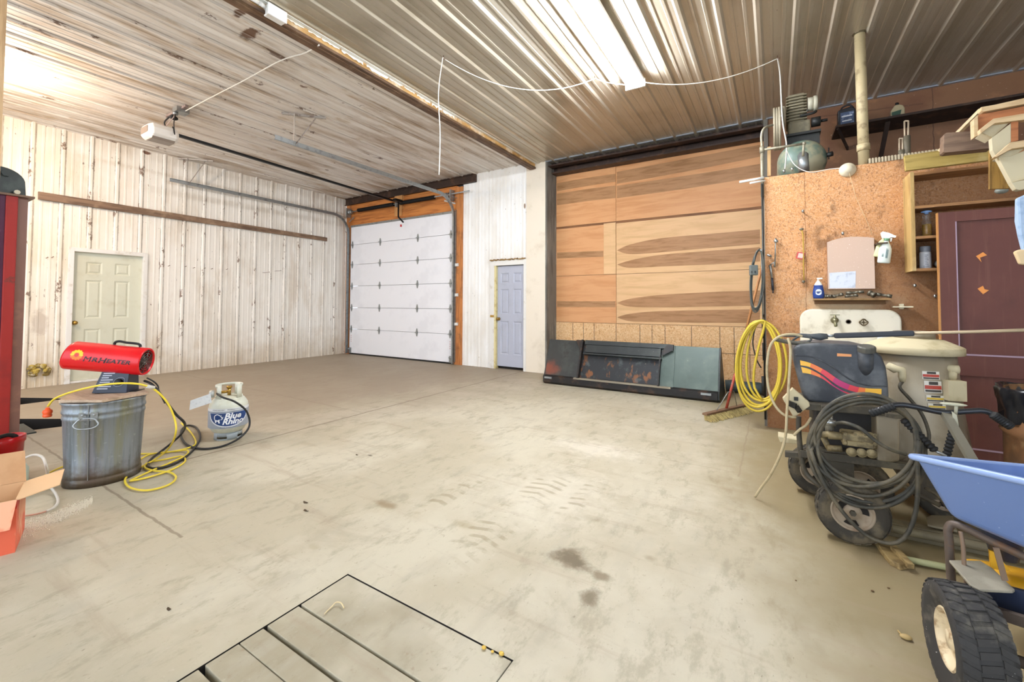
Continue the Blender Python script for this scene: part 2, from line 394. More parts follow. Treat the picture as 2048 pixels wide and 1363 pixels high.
# ------------------------------------------------------------------ left wall, door_1
mb = MB(); fnL = lambda u, d, v: (WL+d, u, v)
DY0, DY1, DZ = 1.865, 2.80, 2.03
sheet(mb, -3, DY0, 0, CEIL2+.05, fnL, ph=1.474); sheet(mb, DY1, 6.7, 0, CEIL2+.05, fnL, ph=1.474); sheet(mb, DY0, DY1, DZ, CEIL2+.05, fnL, ph=1.474)
struct(mb.build('wall_left', M_wallL, origin=(0, 0, 0)))
d1 = thing('door_1', (WL, 2.3, 0), 'cream six-panel door in the ribbed left wall', 'door'); d1['kind'] = 'structure'
def panel_door(T, fx, w, h, mat, base, fmat, ins, mknob, nm='knob'):
    # fx(u, v, d): u along the door, v up, d out towards the room
    mb = MB()
    def q(u0, u1, v0, v1, d): mb.quad(fx(u0, v0, d), fx(u1, v0, d), fx(u1, v1, d), fx(u0, v1, d))
    cols = [0]; 
    (u0a, u0b), (u1a, u1b) = ins[0]; us = [0, u0a, u0b, u1a, u1b, w]; vs = [0]+[k for r in ins[1] for k in r]+[h]
    for i in range(5):
        for j in range(len(vs)-1):
            a, b, c, d = us[i], us[i+1], vs[j], vs[j+1]
            if i in (1, 3) and j % 2 == 1:
                e = .022; D = -.012
                for (p, s_) in (((a, c), (a+e, c+e)), ):
                    mb.add([fx(a, c, 0), fx(b, c, 0), fx(b, d, 0), fx(a, d, 0), fx(a+e, c+e, D), fx(b-e, c+e, D), fx(b-e, d-e, D), fx(a+e, d-e, D)],
                           [(0, 1, 5, 4), (1, 2, 6, 5), (2, 3, 7, 6), (3, 0, 4, 7)], False)
                f = .045
                mb.add([fx(a+e, c+e, D), fx(b-e, c+e, D), fx(b-e, d-e, D), fx(a+e, d-e, D), fx(a+f, c+f, -.002), fx(b-f, c+f, -.002), fx(b-f, d-f, -.002), fx(a+f, d-f, -.002)],
                       [(0, 1, 5, 4), (1, 2, 6, 5), (2, 3, 7, 6), (3, 0, 4, 7), (4, 5, 6, 7)], False)
            else: q(a, b, c, d, 0)
    mb.quad(fx(0, 0, -.04), fx(w, 0, -.04), fx(w, h, -.04), fx(0, h, -.04))
    for a, b in (((0, 0), (w, 0)), ((w, 0), (w, h)), ((w, h), (0, h)), ((0, h), (0, 0))):
        mb.quad(fx(a[0], a[1], 0), fx(b[0], b[1], 0), fx(b[0], b[1], -.04), fx(a[0], a[1], -.04))
    mb.build('door_panel', mat, T)
fx = lambda u, v, d: V(WL-.045+d, 1.93+u, .03+v)
panel_door(d1, fx, .815, 1.95, M_doorc, 0, M_white, (((.14, .33), (.475, .665)), ((.17, .77), (.93, 1.52), (1.61, 1.80))), M_brass)
mb = MB(); mb.bb((WL-.06, DY0, 0), (WL+.03, DY0+.06, DZ)); mb.bb((WL-.06, DY1-.055, 0), (WL+.03, DY1, DZ)); mb.bb((WL-.06, DY0+.06, DZ-.06), (WL+.03, DY1-.055, DZ)); mb.bb((WL-.06, DY0, 0), (WL+.01, DY1, .028))
mb.build('door_frame', M_white, d1, bevel=.004)
mb = MB(); c = V(WL-.045, 1.965, .90); mb.lathe([(.0, 0), (.03, .0), (.03, .006), (.012, .01), (.011, .035), (.024, .045), (.028, .06), (.02, .072), (0, .075)], c, (1, 0, 0), 20)
mb.build('door_knob', M_brass, d1)
mb = MB(); mb.bb((WL-.4, DY0, 0), (WL-.07, DY1, DZ)); struct(mb.build('trim_2', M_dark))

# torn insulation patch low on the left wall
mb = MB(); random.seed(3)
c = V(WL+.03, 1.59, .25)
for i in range(26):
    a = random.uniform(0, 2*PI); r = random.uniform(0, 1)**.5
    mb.ell(c+V(random.uniform(-.01, .012), math.cos(a)*r*.12, math.sin(a)*r*.085-.25*math.cos(a)*r*.12), (.02, random.uniform(.02, .04), random.uniform(.015, .035)), 10, 6)
Mi = Mat('insulation', 'b9a04c', .95); Mi.lay('5d4a2a', 14, .45, .6, .8, det=6); Mi.lay('d9d2bc', 9, .55, .65, .7, det=6, off=3); Mi.bump(Mi.noise(60), .6, .01)
tag(mb.build('insulation_patch', Mi.out()), 'torn tuft of yellow insulation poking out low on the left wall', 'insulation')

# ------------------------------------------------------------------ ceilings and the beam between them
mb = MB(); fn = lambda u, d, v: (u, v, CEIL2-d)
sheet(mb, -8.95, -3.66, -3, 6.72, fn, ph=-8.62, h=.018)
struct(mb.build('ceiling', M_ceilL, origin=(0, 0, 0)))
mb = MB(); fn = lambda u, d, v: (u, v, CEIL-d)
sheet(mb, -3.66, 4.2, -3, 7.05, fn, per=.289, ph=1.064, h=.02, wb=.034, wt=.014, minor=.005)
struct(mb.build('ceiling', M_ceilR, origin=(0, 0, 0)))
M_beam = wood('split_timber', 'c79d5f', '8a6636', 1, 3, 10, .8, grime='e8dcc4', gf=.8)
M_beamd = wood('dark_timber', '6d5038', '3d2a1c', 1, 3, 10, .8, grime='8f7457')  # darker wood for the beam's back part and underside
mb = MB(); mb.m = 0; mb.bb((-3.64, -3, 3.655), (-3.615, 6.6, CEIL-.0)); mb.m = 1; mb.bb((-3.72, -3, 3.62), (-3.642, 6.6, 3.76)); mb.bb((-3.64, -3, 3.625), (-3.6, 6.6, 3.653))
struct(mb.build('trim_3', [M_beam, M_beamd]))
mb = MB(); mb.bb((-3.612, -3, 3.715), (-3.575, 6.6, 3.738)); struct(mb.build('trim_4', simple('white_flashing', 'e4e6e0', .4)))
# tattered white paper on the beam face
mb = MB(); random.seed(5); y = 1.2
while y < 4.2:
    L = random.uniform(.12, .3); n = 9; up = [V(-3.610, y+L*i/n, 3.712) for i in range(n+1)]; lo = [V(-3.609+random.uniform(0, .004), y+L*i/n, 3.705-random.uniform(.003, .028)*(1+math.sin(y*5)*.5)) for i in range(n+1)]
    mb.add(up+lo, [(i, i+1, n+2+i, n+1+i) for i in range(n)], False); y += L*random.uniform(1.0, 1.25)
tag(mb.build('torn_paper_strip', simple('torn_paper', 'ece4d4', .8)), 'ragged strip of torn white paper along the ceiling beam', 'paper')

# ------------------------------------------------------------------ back wall: garage door bay
mb = MB(); fnB = lambda u, d, v: (u, WB-d, v)
sheet(mb, -5.28, -4.60, 0, 3.78, fnB, per=.25, ph=-5.13, h=.008, minor=.003); sheet(mb, -4.60, -3.82, 2.02, 3.78, fnB, per=.25, ph=-5.13, h=.008, minor=.003)
struct(mb.build('wall_back', M_wallB, origin=(0, 0, 0)))
mb = MB(); mb.bb((-8.95, WB, 3.08), (-5.45, WB+.05, 3.6)); mb.bb((-8.6, WB-.04, 3.08), (-5.45, WB, 3.28))
struct(mb.build('trim_5', M_header))
mb = MB(); mb.bb((-7.18, WB-.06, 3.15), (-6.95, WB-.0, 3.6)); struct(mb.build('trim_6', wood('light_stud', 'd29a5c', 'a86f3c', 2, 2, 12)))
mb = MB(); mb.bb((-8.93, WB-.01, 0), (-8.74, WB+.05, 3.62)); mb.bb((-5.46, WB-.03, 0), (-5.28, WB+.05, 3.56)); struct(mb.build('trim_7', M_stud))
mb = MB(); mb.bb((-8.93, WB-.06, 3.60), (-4.95, WB+.02, 3.615)); mb.bb((-8.93, WB-.03, 3.60), (-4.95, WB+.02, CEIL2)); mb.bb((-8.93, WB-.06, CEIL2-.02), (-4.95, WB+.02, CEIL2)); struct(mb.build('trim_8', M_steel))
# gray door, frame, cream strip, post
d3 = thing('door_3', (-4.2, WB, 0), 'pale grey six-panel door in the back wall', 'door'); d3['kind'] = 'structure'
fx = lambda u, v, d: V(-4.46+u, WB+.02-d, .05+v)
panel_door(d3, fx, .60, 1.87, M_doorg, 0, M_white, (((.07, .25), (.35, .53)), ((.22, .84), (.97, 1.44), (1.55, 1.74))), M_brass)
mb = MB(); mb.m = 0; mb.bb((-4.60, WB-.04, 0), (-4.50, WB+.06, 2.02)); mb.bb((-3.86, WB-.04, 0), (-3.81, WB+.06, 2.02)); mb.bb((-4.50, WB-.04, 1.93), (-3.86, WB+.06, 2.02)); mb.m = 1; mb.bb((-4.50, WB-.035, 0), (-4.462, WB+.06, 1.93))
mb.build('door_frame', [M_white, M_yel], d3, bevel=.003)
mb = MB(); c = V(-4.42, WB+.01, .93); mb.lathe([(0, 0), (.03, 0), (.03, .006), (.011, .01), (.011, .035), (.026, .045), (.028, .06), (0, .072)], c, (0, -1, 0), 16); mb.bb((-4.58, WB-.05, .96), (-4.5, WB-.042, 1.0))
mb.build('door_knob', M_brass, d3)
mb = MB(); mb.bb((-4.5, WB+.062, 0), (-3.86, WB+.3, 2.0)); struct(mb.build('trim_9', M_dark))
mb = MB(); random.seed(9)
for i in range(30): mb.ell(V(-4.58+i*.026, WB-.05, 2.035+random.uniform(-.006, .01)), (.02, .016, random.uniform(.01, .02)), 8, 5)
tag(mb.build('foam_seam', M_foam), 'lumpy brown bead of spray foam above the grey door', 'foam')
mb = MB(); mb.bb((-3.81, WB-.03, 0), (-3.42, WB+.02, 3.76)); struct(mb.build('wall_back', M_cream, origin=(0, 0, 0)))
mb = MB(); mb.bb((-3.42, WB-.035, 0), (-3.385, 7.06, 3.76)); struct(mb.build('trim_10', M_post, bevel=.004))

# ------------------------------------------------------------------ plywood wall behind the bucket
PY = 7.0
def Z6(x, y): return (1080+x/2.35, 280+y/2.35)     # picks on the enlarged study of this wall
plyA = wood('orange_plywood', 'd9a06c', 'c98b55', 0, 1.4, 9, .8, .55); plyB = wood('pale_plywood', 'e2b886', 'd0a572', 0, 1.4, 9, .8, .55)
plyC = wood('dark_veneer_band', 'b08256', '936638', 0, 2.5, 9, .8, .55); plyS = wood('seam_and_shadow', '8a5c34', '6d4526', 0, 2, 9, .8)
Mo = Mat('osb', 'deb07c', .65)
Mo.lay('efcf9f', (14, 10, 30), .46, .58, .8, det=4, dist=2.5); Mo.lay('b98248', (26, 10, 14), .54, .62, .75, det=4, dist=2.5, off=3); Mo.lay('7a4a22', 16, .68, .73, .8, det=4); M_osbp = Mo.out()
wp = thing('wall_back', (-1.7, PY, 0), 'plywood-clad part of the back wall', 'wall'); wp['kind'] = 'structure'
def P(p, d=0): v = onY(*Z6(*p), PY-d); return v
XL, XR = -3.385, -.04
xs = onY(*Z6(358, 500), PY).x
def pz(y, x=600): return onY(*Z6(x, y), PY).z
zt = 3.60; z1, z2, z3 = 2.60, 1.72, .89
def pb(mat, x0, x1, z0, z1_, d=0.0, nm='plywood_sheet'):
    b = MB(); b.bb((x0, PY-d, z0), (x1, PY+.03, z1_)); return b.build(nm, mat, wp)
pb(plyA, XL, xs-.004, z1+.02, zt); pb(plyA, xs+.002, XR, z1+.02, zt)
xstrip = onY(*Z6(300, 500), PY).x
pb(plyA, XL, xstrip-.003, z2+.004, z1-.004); pb(plyB, xstrip+.002, xs-.004, z2+.004, z1-.004, .012, 'plywood_strip'); pb(plyB, xs+.002, XR, z2+.004, z1-.004)
pb(plyA, XL, xs-.004, z3+.004, z2-.004); pb(plyB, xs+.002, XR, z3+.004, z2-.004)
b = MB()
for x0, x1, za, zb in ((XL, XR, z1-.004, z1+.022), (XL, XR, z2-.005, z2+.006), (XL, XR, z3-.004, z3+.004)): b.bb((x0, PY+.005, za), (x1, PY+.02, zb))
b.bb((XL, PY-.004, z1-.02), (XR, PY+.005, z1+.012))  # dark strip standing in for the shadow line at the upper seam
b.build('seam', plyS, wp)
b = MB()
def strip(up, lo, d=.0015):
    U = spline([P(p) for p in up], 6); L = spline([P(p) for p in lo], 6); n = min(len(U), len(L))
    for i in range(n-1):
        b.add([U[i]-V(0, d, 0), U[i+1]-V(0, d, 0), L[i+1]-V(0, d, 0), L[i]-V(0, d, 0)], [(0, 1, 2, 3)], False)
strip([(80, 203), (220, 178), (355, 158)], [(80, 240), (220, 216), (355, 195)]); strip([(80, 252), (220, 230), (355, 213)], [(80, 306), (220, 287), (355, 272)])
strip([(361, 150), (700, 85), (1034, 22)], [(361, 206), (700, 145), (1034, 78)]); strip([(361, 215), (700, 165), (1034, 112)], [(361, 273), (700, 226), (1034, 170)])
strip([(362, 518), (420, 492), (560, 462), (800, 440), (1034, 420)], [(362, 518), (420, 535), (560, 528), (800, 507), (1034, 488)])
strip([(362, 585), (420, 566), (560, 540), (800, 520), (1034, 503)], [(362, 585), (420, 600), (560, 594), (800, 584), (1034, 570)])
strip([(362, 765), (420, 746), (560, 728), (800, 714), (1034, 706)], [(362, 765), (420, 782), (560, 786), (800, 782), (1034, 778)])
strip([(362, 832), (420, 816), (560, 804), (800, 798), (1034, 794)], [(362, 832), (420, 850), (560, 855), (800, 858), (1034, 858)])
strip([(80, 528), (190, 524), (298, 520)], [(80, 556), (190, 552), (298, 548)]); strip([(80, 756), (190, 757), (355, 757)], [(80, 784), (190, 784), (355, 785)])
b.build('veneer_band', plyC, wp)
b = MB(); b.bb((XL, PY-.004, 0), (XR, PY+.03, z3-.004)); b.build('osb_sheet', M_osbp, wp)
b = MB()
for x in (155, 205, 255, 358, 470, 527, 588, 712, 845, 912, 985): xx = onY(*Z6(x, 900), PY).x; b.bb((xx-.004, PY-.006, .15 if x > 300 else z3-.3), (xx+.004, PY, z3-.01))
b.bb((-1.2, PY-.006, .49), (XR, PY, .497)); b.build('marked_line', simple('pencil_line', '5a4530', .8), wp)
# steel beam above it
mb = MB(); mb.bb((-3.385, 6.80, 3.55), (-.06, 6.99, 3.572)); mb.bb((-3.385, 6.9, 3.572), (-.06, 6.93, CEIL)); mb.bb((-3.45, 6.66, 3.645), (-.06, 6.82, 3.665)); mb.bb((-3.45, 6.80, 3.645), (-.06, 6.82, CEIL))
struct(mb.build('trim_11', M_steel))
mb = MB(); mb.bb((-3.42, 6.62, CEIL-.016), (4.2, 6.66, CEIL-.002)); struct(mb.build('trim_12', simple('blue_white_flashing', 'aeb6c2', .4, .3)))

# ------------------------------------------------------------------ right partition room and loft
OY = 4.94; TOPZ = 2.49
Mo = Mat('stained_osb', 'c28a55', .75)
Mo.lay('d0a27a', (22, 20, 46), .46, .58, .8, det=5, dist=2.5); Mo.lay('8e5f38', (40, 20, 18), .52, .62, .8, det=5, dist=2.5, off=3)
Mo.lay('e6cba6', (30, 20, 55), .6, .67, .7, det=4, dist=3, off=7)
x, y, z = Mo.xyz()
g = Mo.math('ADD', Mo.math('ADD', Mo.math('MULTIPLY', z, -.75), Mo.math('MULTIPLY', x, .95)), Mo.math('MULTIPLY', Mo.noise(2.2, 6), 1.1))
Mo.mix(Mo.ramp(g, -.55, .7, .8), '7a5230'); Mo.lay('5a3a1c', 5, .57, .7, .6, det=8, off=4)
Mo.blob('b7a483', .55, 1.22, .5, .2, .7, axes=(0, 2), ns=5, soft=.8)
Mo.line('6d4522', .255, .9, .262, TOPZ, .0035, .7, axes=(0, 2))
M_osb = Mo.out()
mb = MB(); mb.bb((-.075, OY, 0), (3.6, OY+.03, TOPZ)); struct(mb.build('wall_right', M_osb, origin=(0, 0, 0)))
Mh = Mat('brown_hardboard', '7c5638', .6); Mh.lay('6a4129', 1.5, .45, .65, .8, det=6); Mh.lay('a8764c', 3, .55, .7, .5, det=6, off=5); Mh.lay('d6c0a6', 42, .735, .76, .8, det=2); Mh.line('4a2c1a', 1.58, 2.5, 1.58, 3.74, .006, .8, axes=(0, 2)); Mh.line('4a2c1a', .1, 3.66, 1.5, 3.56, .01, .5, axes=(0, 2))
mb = MB(); mb.bb((-.10, WB, 2.2), (4.2, WB+.03, CEIL)); struct(mb.build('wall_back', Mh.out(), origin=(0, 0, 0)))
mb = MB(); mb.bb((-.075, OY+.03, 2.38), (4.2, WB, 2.42)); struct(mb.build('trim_13', simple('loft_deck', '7c5c3c', .8)))
mb = MB(); mb.bb((-.10, OY+.03, 0), (-.075, 7.0, 2.42)); mb.bb((-.10, WB-.03, 2.42), (-.05, WB+.04, CEIL)); struct(mb.build('trim_14', M_post))
mb = MB(); mb.bb((4.2, -3, 0), (4.25, 7.05, CEIL)); struct(mb.build('wall_right', M_wallB, origin=(0, 0, 0)))
mb = MB(); mb.bb((-8.95, 7.05, 0), (4.2, 7.1, CEIL2+.05)); struct(mb.build('wall_back', M_dark, origin=(0, 0, 0)))
# ================================================================== garage door, tracks, opener
M_rubber = simple('black_rubber', '141414', .7)
M_gray = simple('grey_paint', '8a8c8c', .5)
M_redp = Mat('red_paint', '961a10', .6).lay('76150e', 4, .5, .7, .6).lay('5a2a1c', 9, .64, .72, .7).out()
d2 = thing('door_2', (-7.1, WB, 0), 'white sectional overhead garage door', 'garage door'); d2['kind'] = 'structure'
GX0, GX1, GYF = -8.70, -5.50, WB-.03
zb = [.03, .60, 1.11, 1.625, 2.14, 2.62, 3.09]
for i in range(6):
    mb = MB(); mb.bb((GX0, GYF, zb[i]+.003), (GX1, GYF+.045, zb[i+1]-.003)); mb.build('door_section', M_gar, d2, bevel=.004)
mb = MB(); mb.bb((GX0, GYF-.015, 3.045), (GX1, GYF-.001, 3.09)); mb.build('strut', M_galv, d2)
mb = MB(); mb.bb((GX0, GYF+.005, 0), (GX1, GYF+.04, .03)); mb.build('bottom_seal', M_rubber, d2)
for i in range(1, 6):
    for X in (-8.63, -7.66, -6.485, -5.57):
        mb = MB(); y0 = GYF-.003; z = zb[i]
        mb.prism([(X-.012, y0, z-.085), (X+.012, y0, z-.085), (X+.03, y0, z-.02), (X+.03, y0, z+.02), (X+.012, y0, z+.085), (X-.012, y0, z+.085), (X-.03, y0, z+.02), (X-.03, y0, z-.02)], (0, -.004, 0))
        mb.box((X, y0-.015, z), (.05, .022, .02)); mb.cyl((X-.05, y0-.022, z), (X+.02, y0-.022, z), .006, seg=8)
        mb.build('hinge', M_galv, d2)
for X, s in ((-8.66, 1), (-5.54, -1)):
    mb = MB(); mb.bb((X-.04, GYF-.02, .03), (X+.04, GYF-.002, .16)); mb.cyl((X-.05*s, GYF-.04, .13), (X+.02*s, GYF-.04, .13), .02, seg=12); mb.build('bottom_bracket', M_galv, d2)
    mb = MB(); 
    for k in range(4): mb.bb((X+.03*s-.012, GYF-.004, .30+k*.045), (X+.03*s+.012, GYF-.001, .32+k*.045))
    mb.build('warning_sticker', simple('sticker', 'd9b8b4', .6), d2)
def track(name, X, Yend, zt, label, s, brk):
    t = thing(name, (X, WB-.07, 0), label, 'door track', 'garage door tracks')
    R = .42; yv = WB-.075
    path = [V(X, yv, .02), V(X, yv, zt-R)]+[V(X, yv-R+R*math.cos(a), zt-R+R*math.sin(a)) for a in [PI/2*k/8 for k in range(1, 9)]]+[V(X, Yend, zt)]
    mb = MB()
    for i in range(len(path)-1):
        a, b = path[i], path[i+1]; d = (b-a).normalized(); n = V(0, d.z, -d.y)
        for off, w_, h_ in ((0, .004, .055), (s*-.014, .028, .004)):
            if h_ == .055: mb.beam(a+V(s*.0, 0, 0), b, w_, h_, up=n)
            else:
                for q in (.027, -.027): mb.beam(a+V(-s*.014, 0, 0)+n*q, b+V(-s*.014, 0, 0)+n*q, .028, .004, up=n)
    mb.build('rail', M_galv, t)
    mb = MB(); mb.beam(V(X+s*.02, yv+.03, .05), V(X+s*.02, yv+.03, zt-.25), .004, .05, up=(0, 1, 0)); mb.build('wall_angle', M_galv, t)
    mb = MB(); y = Yend+.25; mb.beam((X, y, zt-.02), (X, y, CEIL2-.02), .03, .004, up=(0, 1, 0)); mb.beam((X, y+.02, zt-.02), (X+.16*1, y+.22, CEIL2-.02), .03, .004, up=(0, 1, 0)); mb.beam((X-.12, y-.1, CEIL2-.03), (X+.25, y+.3, CEIL2-.03), .035, .02)
    mb.build('hanger', simple('galv_angle_rust', 'b0aaa2', .5, .5, '6b4a34', 25, .6), t)
    mb = MB(); mb.beam((X+s*.05, WB-.06, zt-.02), (X-s*.0, yv-.25, zt-.0), .03, .004, up=(0, 0, 1)); mb.beam((X, yv+.03, zt-.12), (X-s*.25, yv-.02, zt-.04), .004, .03); mb.build('flag_bracket', M_galv, t)
    for z in brk:
        mb = MB(); mb.bb((X+s*.01, yv+.01, z), (X+s*.09, yv+.04, z+.055)); mb.bb((X+s*.075, yv+.0, z+.045), (X+s*.09, yv+.04, z+.06)); mb.build('wall_bracket', M_white, t)
track('garage_door_track', -8.76, 3.02, 3.305, 'galvanised door track running along the ribbed left wall', -1, ())
track('garage_door_track', -5.45, 2.98, 3.35, 'galvanised door track nearest the middle of the ceiling, by the orange stud', 1, (.78, 1.36, 1.96))
t = thing('torsion_spring', (-7, WB-.1, 3.42), 'black torsion spring bar above the white garage door', 'spring')
sy = WB-.11; zs = 3.40
mb = MB(); mb.cyl((-8.78, sy, zs), (-5.05, sy, zs+.02), .013, seg=10); mb.build('shaft', M_galv, t)
for a, b_ in ((-8.35, -7.15), (-6.95, -5.95)):
    mb = MB(); n = 46; mb.tube([V(a+(b_-a)*i/(n*8), sy+.038*math.cos(i*PI/4), zs+.01+.038*math.sin(i*PI/4)) for i in range(n*8)], .009, 5); mb.cyl((a, sy, zs+.01), (b_, sy, zs+.01), .034, seg=12); mb.build('spring_coil', M_blackm, t)
for X in (-8.62, -5.6):
    mb = MB(); mb.lathe([(.0, 0), (.06, 0), (.06, .01), (.045, .02), (.045, .06), (.055, .07), (0, .07)], (X-.035, sy, zs), (1, 0, 0), 20); mb.build('cable_drum', M_galv, t)
mb = MB(); mb.bb((-7.09, sy-.02, zs-.06), (-7.04, WB-.05, zs+.07)); mb.build('centre_bearing', M_galv, t)
mb = MB()
for X in (-8.72, -5.5): mb = MB(); mb.bb((X-.012, sy-.05, zs-.12), (X+.012, WB-.03, zs+.1)); mb.build('bearing_plate', M_galv, t)

# opener
RA = onZ(346, 271, 3.47); RB = V(-7.02, 6.52, 3.44); RA.x = -6.86
RA = onX(343, 269, -6.88)
t = thing('garage_door_opener', (RA.x, RA.y-.2, RA.z), 'white garage door opener motor with black rail hanging from the left ceiling', 'garage door opener')
M_op = simple('opener_white', 'e8e2d8', .45); M_lens = simple('opener_lens', '8e8074', .35)
mb = MB(); c = RA+V(.02, -.13, -.05)
pr = [(-.17, .03), (-.13, .09), (.13, .09), (.17, .03), (.17, -.05), (.10, -.10), (-.10, -.10), (-.17, -.05)]
n = len(pr); lv = [(-.16, .78), (-.12, 1), (.12, 1), (.16, .8)]
vs = [c+V(x*s_, y, z*s_) for y, s_ in lv for x, z in pr]
mb.add(vs, [(i*n+k, i*n+(k+1) % n, (i+1)*n+(k+1) % n, (i+1)*n+k) for i in range(3) for k in range(n)]+[tuple(range(n)), tuple(range(3*n, 4*n))], False)
mb.build('motor_housing', M_op, t, bevel=.008)
mb = MB(); mb.prism([c+V(.135, -.12, -.079), c+V(.103, -.12, -.104), c+V(-.06, -.12, -.104), c+V(-.06, -.12, -.100), c+V(.10, -.12, -.1), c+V(.13, -.12, -.075)], (0, .24, 0)); mb.bb(c+V(-.11, -.168, -.03), c+V(.1, -.158, .05)); mb.build('light_lens', M_lens, t)
mb = MB(); mb.beam(c+V(0, .15, .06), RB, .045, .035); mb.build('rail', M_blackm, t)
mb = MB()
for s in (-.1, .1): mb.beam(c+V(s, .02, .09), V(c.x+s*1.2+.15, c.y+.12, CEIL2-.02), .03, .004, up=(0, 1, 0))
mb.beam(V(c.x-.15, c.y+.12, CEIL2-.03), V(c.x+.45, c.y+.12, CEIL2-.03), .035, .03); mb.build('hanger', simple('rusty_angle', '9a8a84', .6, .4, '5a4038', 14, .7), t)
mb = MB(); a = onY(797, 404, 6.42); mb.beam(a+V(0, 0, .02), a+V(0, .0, -.33), .018, .03); mb.beam(a+V(0, 0, -.32), a+V(.02, .13, -.42), .018, .03); mb.box(a+V(0, -.02, .03), (.09, .2, .05)); mb.build('door_arm', M_blackm, t)
mb = MB(); p = onY(802, 451, 6.5); mb.box(p, (.025, .025, .05)); plabel(mb.build('release_handle', simple('red_plastic', 'c41420', .4), t), 'red release handle')
J = onZ(362, 222, CEIL2-.05)
mb = MB(); mb.box(J, (.14, .14, .06)); mb.cyl(J+V(-.03, -.05, -.03), J+V(-.03, -.05, -.06), .03, seg=12)
tag(mb.build('junction_box', M_galv), 'grey junction box on the ceiling above the opener motor', 'junction box')
mb = MB(); q = c+V(.05, .05, .1); mb.tube(spline([J+V(-.03, -.05, -.05), J+V(.02, -.08, -.2), J+V(-.03, -.05, -.32), c+V(.1, .1, .12)], 6), .006, 6)
mb.tube(spline([J+V(-.05, -.05, -.04), J+V(-.15, -.08, -.08), J+V(-.22, -.1, -.14), q], 6), .009, 6); mb.ell((J+q)/2+V(0, 0, .02), (.03, .05, .03), 10, 6)
tag(mb.build('power_cord', M_rubber), 'dark looped power cord between junction box and opener motor', 'cord')
def cable(name, pts, r, mat, label, cat='cable', n=8, seg=7, parent=None, grp=None):
    mb = MB(); mb.tube(spline(pts, n), r, seg); o = mb.build(name, mat, parent)
    return tag(o, label, cat, grp) if parent is None else o
M_wcord = simple('white_cord', 'd2cdc2', .5)
cable('ceiling_cable', [J+V(.02, .02, -.01), onZ(420, 196, 3.74), onZ(490, 160, 3.72), onZ(560, 122, 3.72), onZ(610, 106, 3.71), onX(638, 90, -3.6)], .007, M_wcord, 'white cable strung across the left ceiling from junction box to beam')
# white box on the beam
t = thing('electrical_box', tuple(onX(553, 28, -3.54)), 'white surface-mounted electrical box on the ceiling beam', 'electrical box')
a = onX(539, 8, -3.555); b_ = onX(571, 47, -3.555); mb = MB(); mb.bb((-3.62, a.y-.01, b_.z), (-3.55, b_.y, a.z)); mb.build('housing', M_white, t, bevel=.004)
mb = MB(); mb.bb((-3.552, a.y-.018, b_.z-.005), (-3.54, b_.y+.006, a.z+.006)); mb.build('cover', simple('white_plastic', 'f0f0ee', .35), t, bevel=.003)
mb = MB(); mb.cyl((-3.60, a.y-.02, a.z-.02), (-3.60, -1, a.z-.02), .012, seg=10); mb.cyl((-3.585, a.y-.06, a.z-.02), (-3.60, a.y-.01, a.z-.02), .018, seg=10); mb.build('conduit', M_white, t)

# cables on the right ceiling
h0 = onZ(887, 117, CEIL-.03); h1 = onZ(1190, 157, CEIL-.03); h2 = onZ(1555, 117, CEIL-.03)
def hang(a, b, sag, n=14): return [a.lerp(b, i/n)-V(0, 0, sag*4*(i/n)*(1-i/n)) for i in range(n+1)]
lo = onX(878, 350, h0.x)
cable('pull_cord', [h0+V(0, -.005, .005), h0+V(0, -.02, -.04), V(h0.x, lo.y-.02, h0.z-.4), V(h0.x, lo.y+.01, h0.z-.8), V(h0.x, lo.y, lo.z)], .005, M_wcord, 'white cord hanging straight down from a hook in the ceiling', 'cord')
cable('ceiling_cable', hang(h0, h1, .22), .005, M_wcord, 'white cable sagging between a ceiling hook and the fluorescent light', n=2)
cable('ceiling_cable', [h1, onZ(1215, 165, CEIL-.05), V(-1.36, 4.66, 3.66)], .005, M_wcord, 'short white cable end arching into the fluorescent light')
la = V(-1.22, 4.66, 3.66)
cable('ceiling_cable', hang(la, h2, .12), .005, M_wcord, 'white cable sagging from the fluorescent light towards the compressor', n=2)
cable('ceiling_cable', [h2, onY(1560, 150, 5.15), onY(1565, 240, 5.2), onY(1573, 290, 5.18), onY(1570, 338, 5.15)], .007, M_wcord, 'white cable dropping from the ceiling beside the compressor pulley')
for p, l in ((h0, 'above the hanging cord'), (h1, 'just left of the fluorescent light'), (h2, 'above the compressor')):
    mb = MB(); mb.tube([p+V(0, 0, .03), p+V(0, 0, .0), p+V(.012, 0, -.012), p+V(.02, 0, 0)], .004, 6); tag(mb.build('ceiling_hook', simple('rusty_hook', '6a4a38', .7)), 'small rusty hook in the metal ceiling '+l, 'hook', 'ceiling hooks')
# fluorescent fixture
t = thing('fluorescent_light', (-1.3, 3.45, 3.7), 'long glowing fluorescent strip light on the metal ceiling', 'ceiling light')
mb = MB(); y0, y1 = 2.24, 4.68
mb.prism([(-1.39, y0, 3.70), (-1.39, y0, 3.665), (-1.34, y0, 3.645), (-1.24, y0, 3.645), (-1.19, y0, 3.665), (-1.19, y0, 3.70)], (0, y1-y0, 0)); mb.build('housing', simple('fixture_white', 'f2f2ee', .4), t)
for y in (y0-.01, y1-.02):
    mb = MB(); mb.bb((-1.40, y, 3.61), (-1.18, y+.03, 3.70)); mb.build('end_cap', M_white, t, bevel=.005)
M_tube = emit('tube_glow', 'f2f7ff', 110)
for X in (-1.345, -1.235):
    mb = MB(); mb.cyl((X, y0+.03, 3.625), (X, y1-.03, 3.625), .017, seg=12); mb.build('tube', M_tube, t)
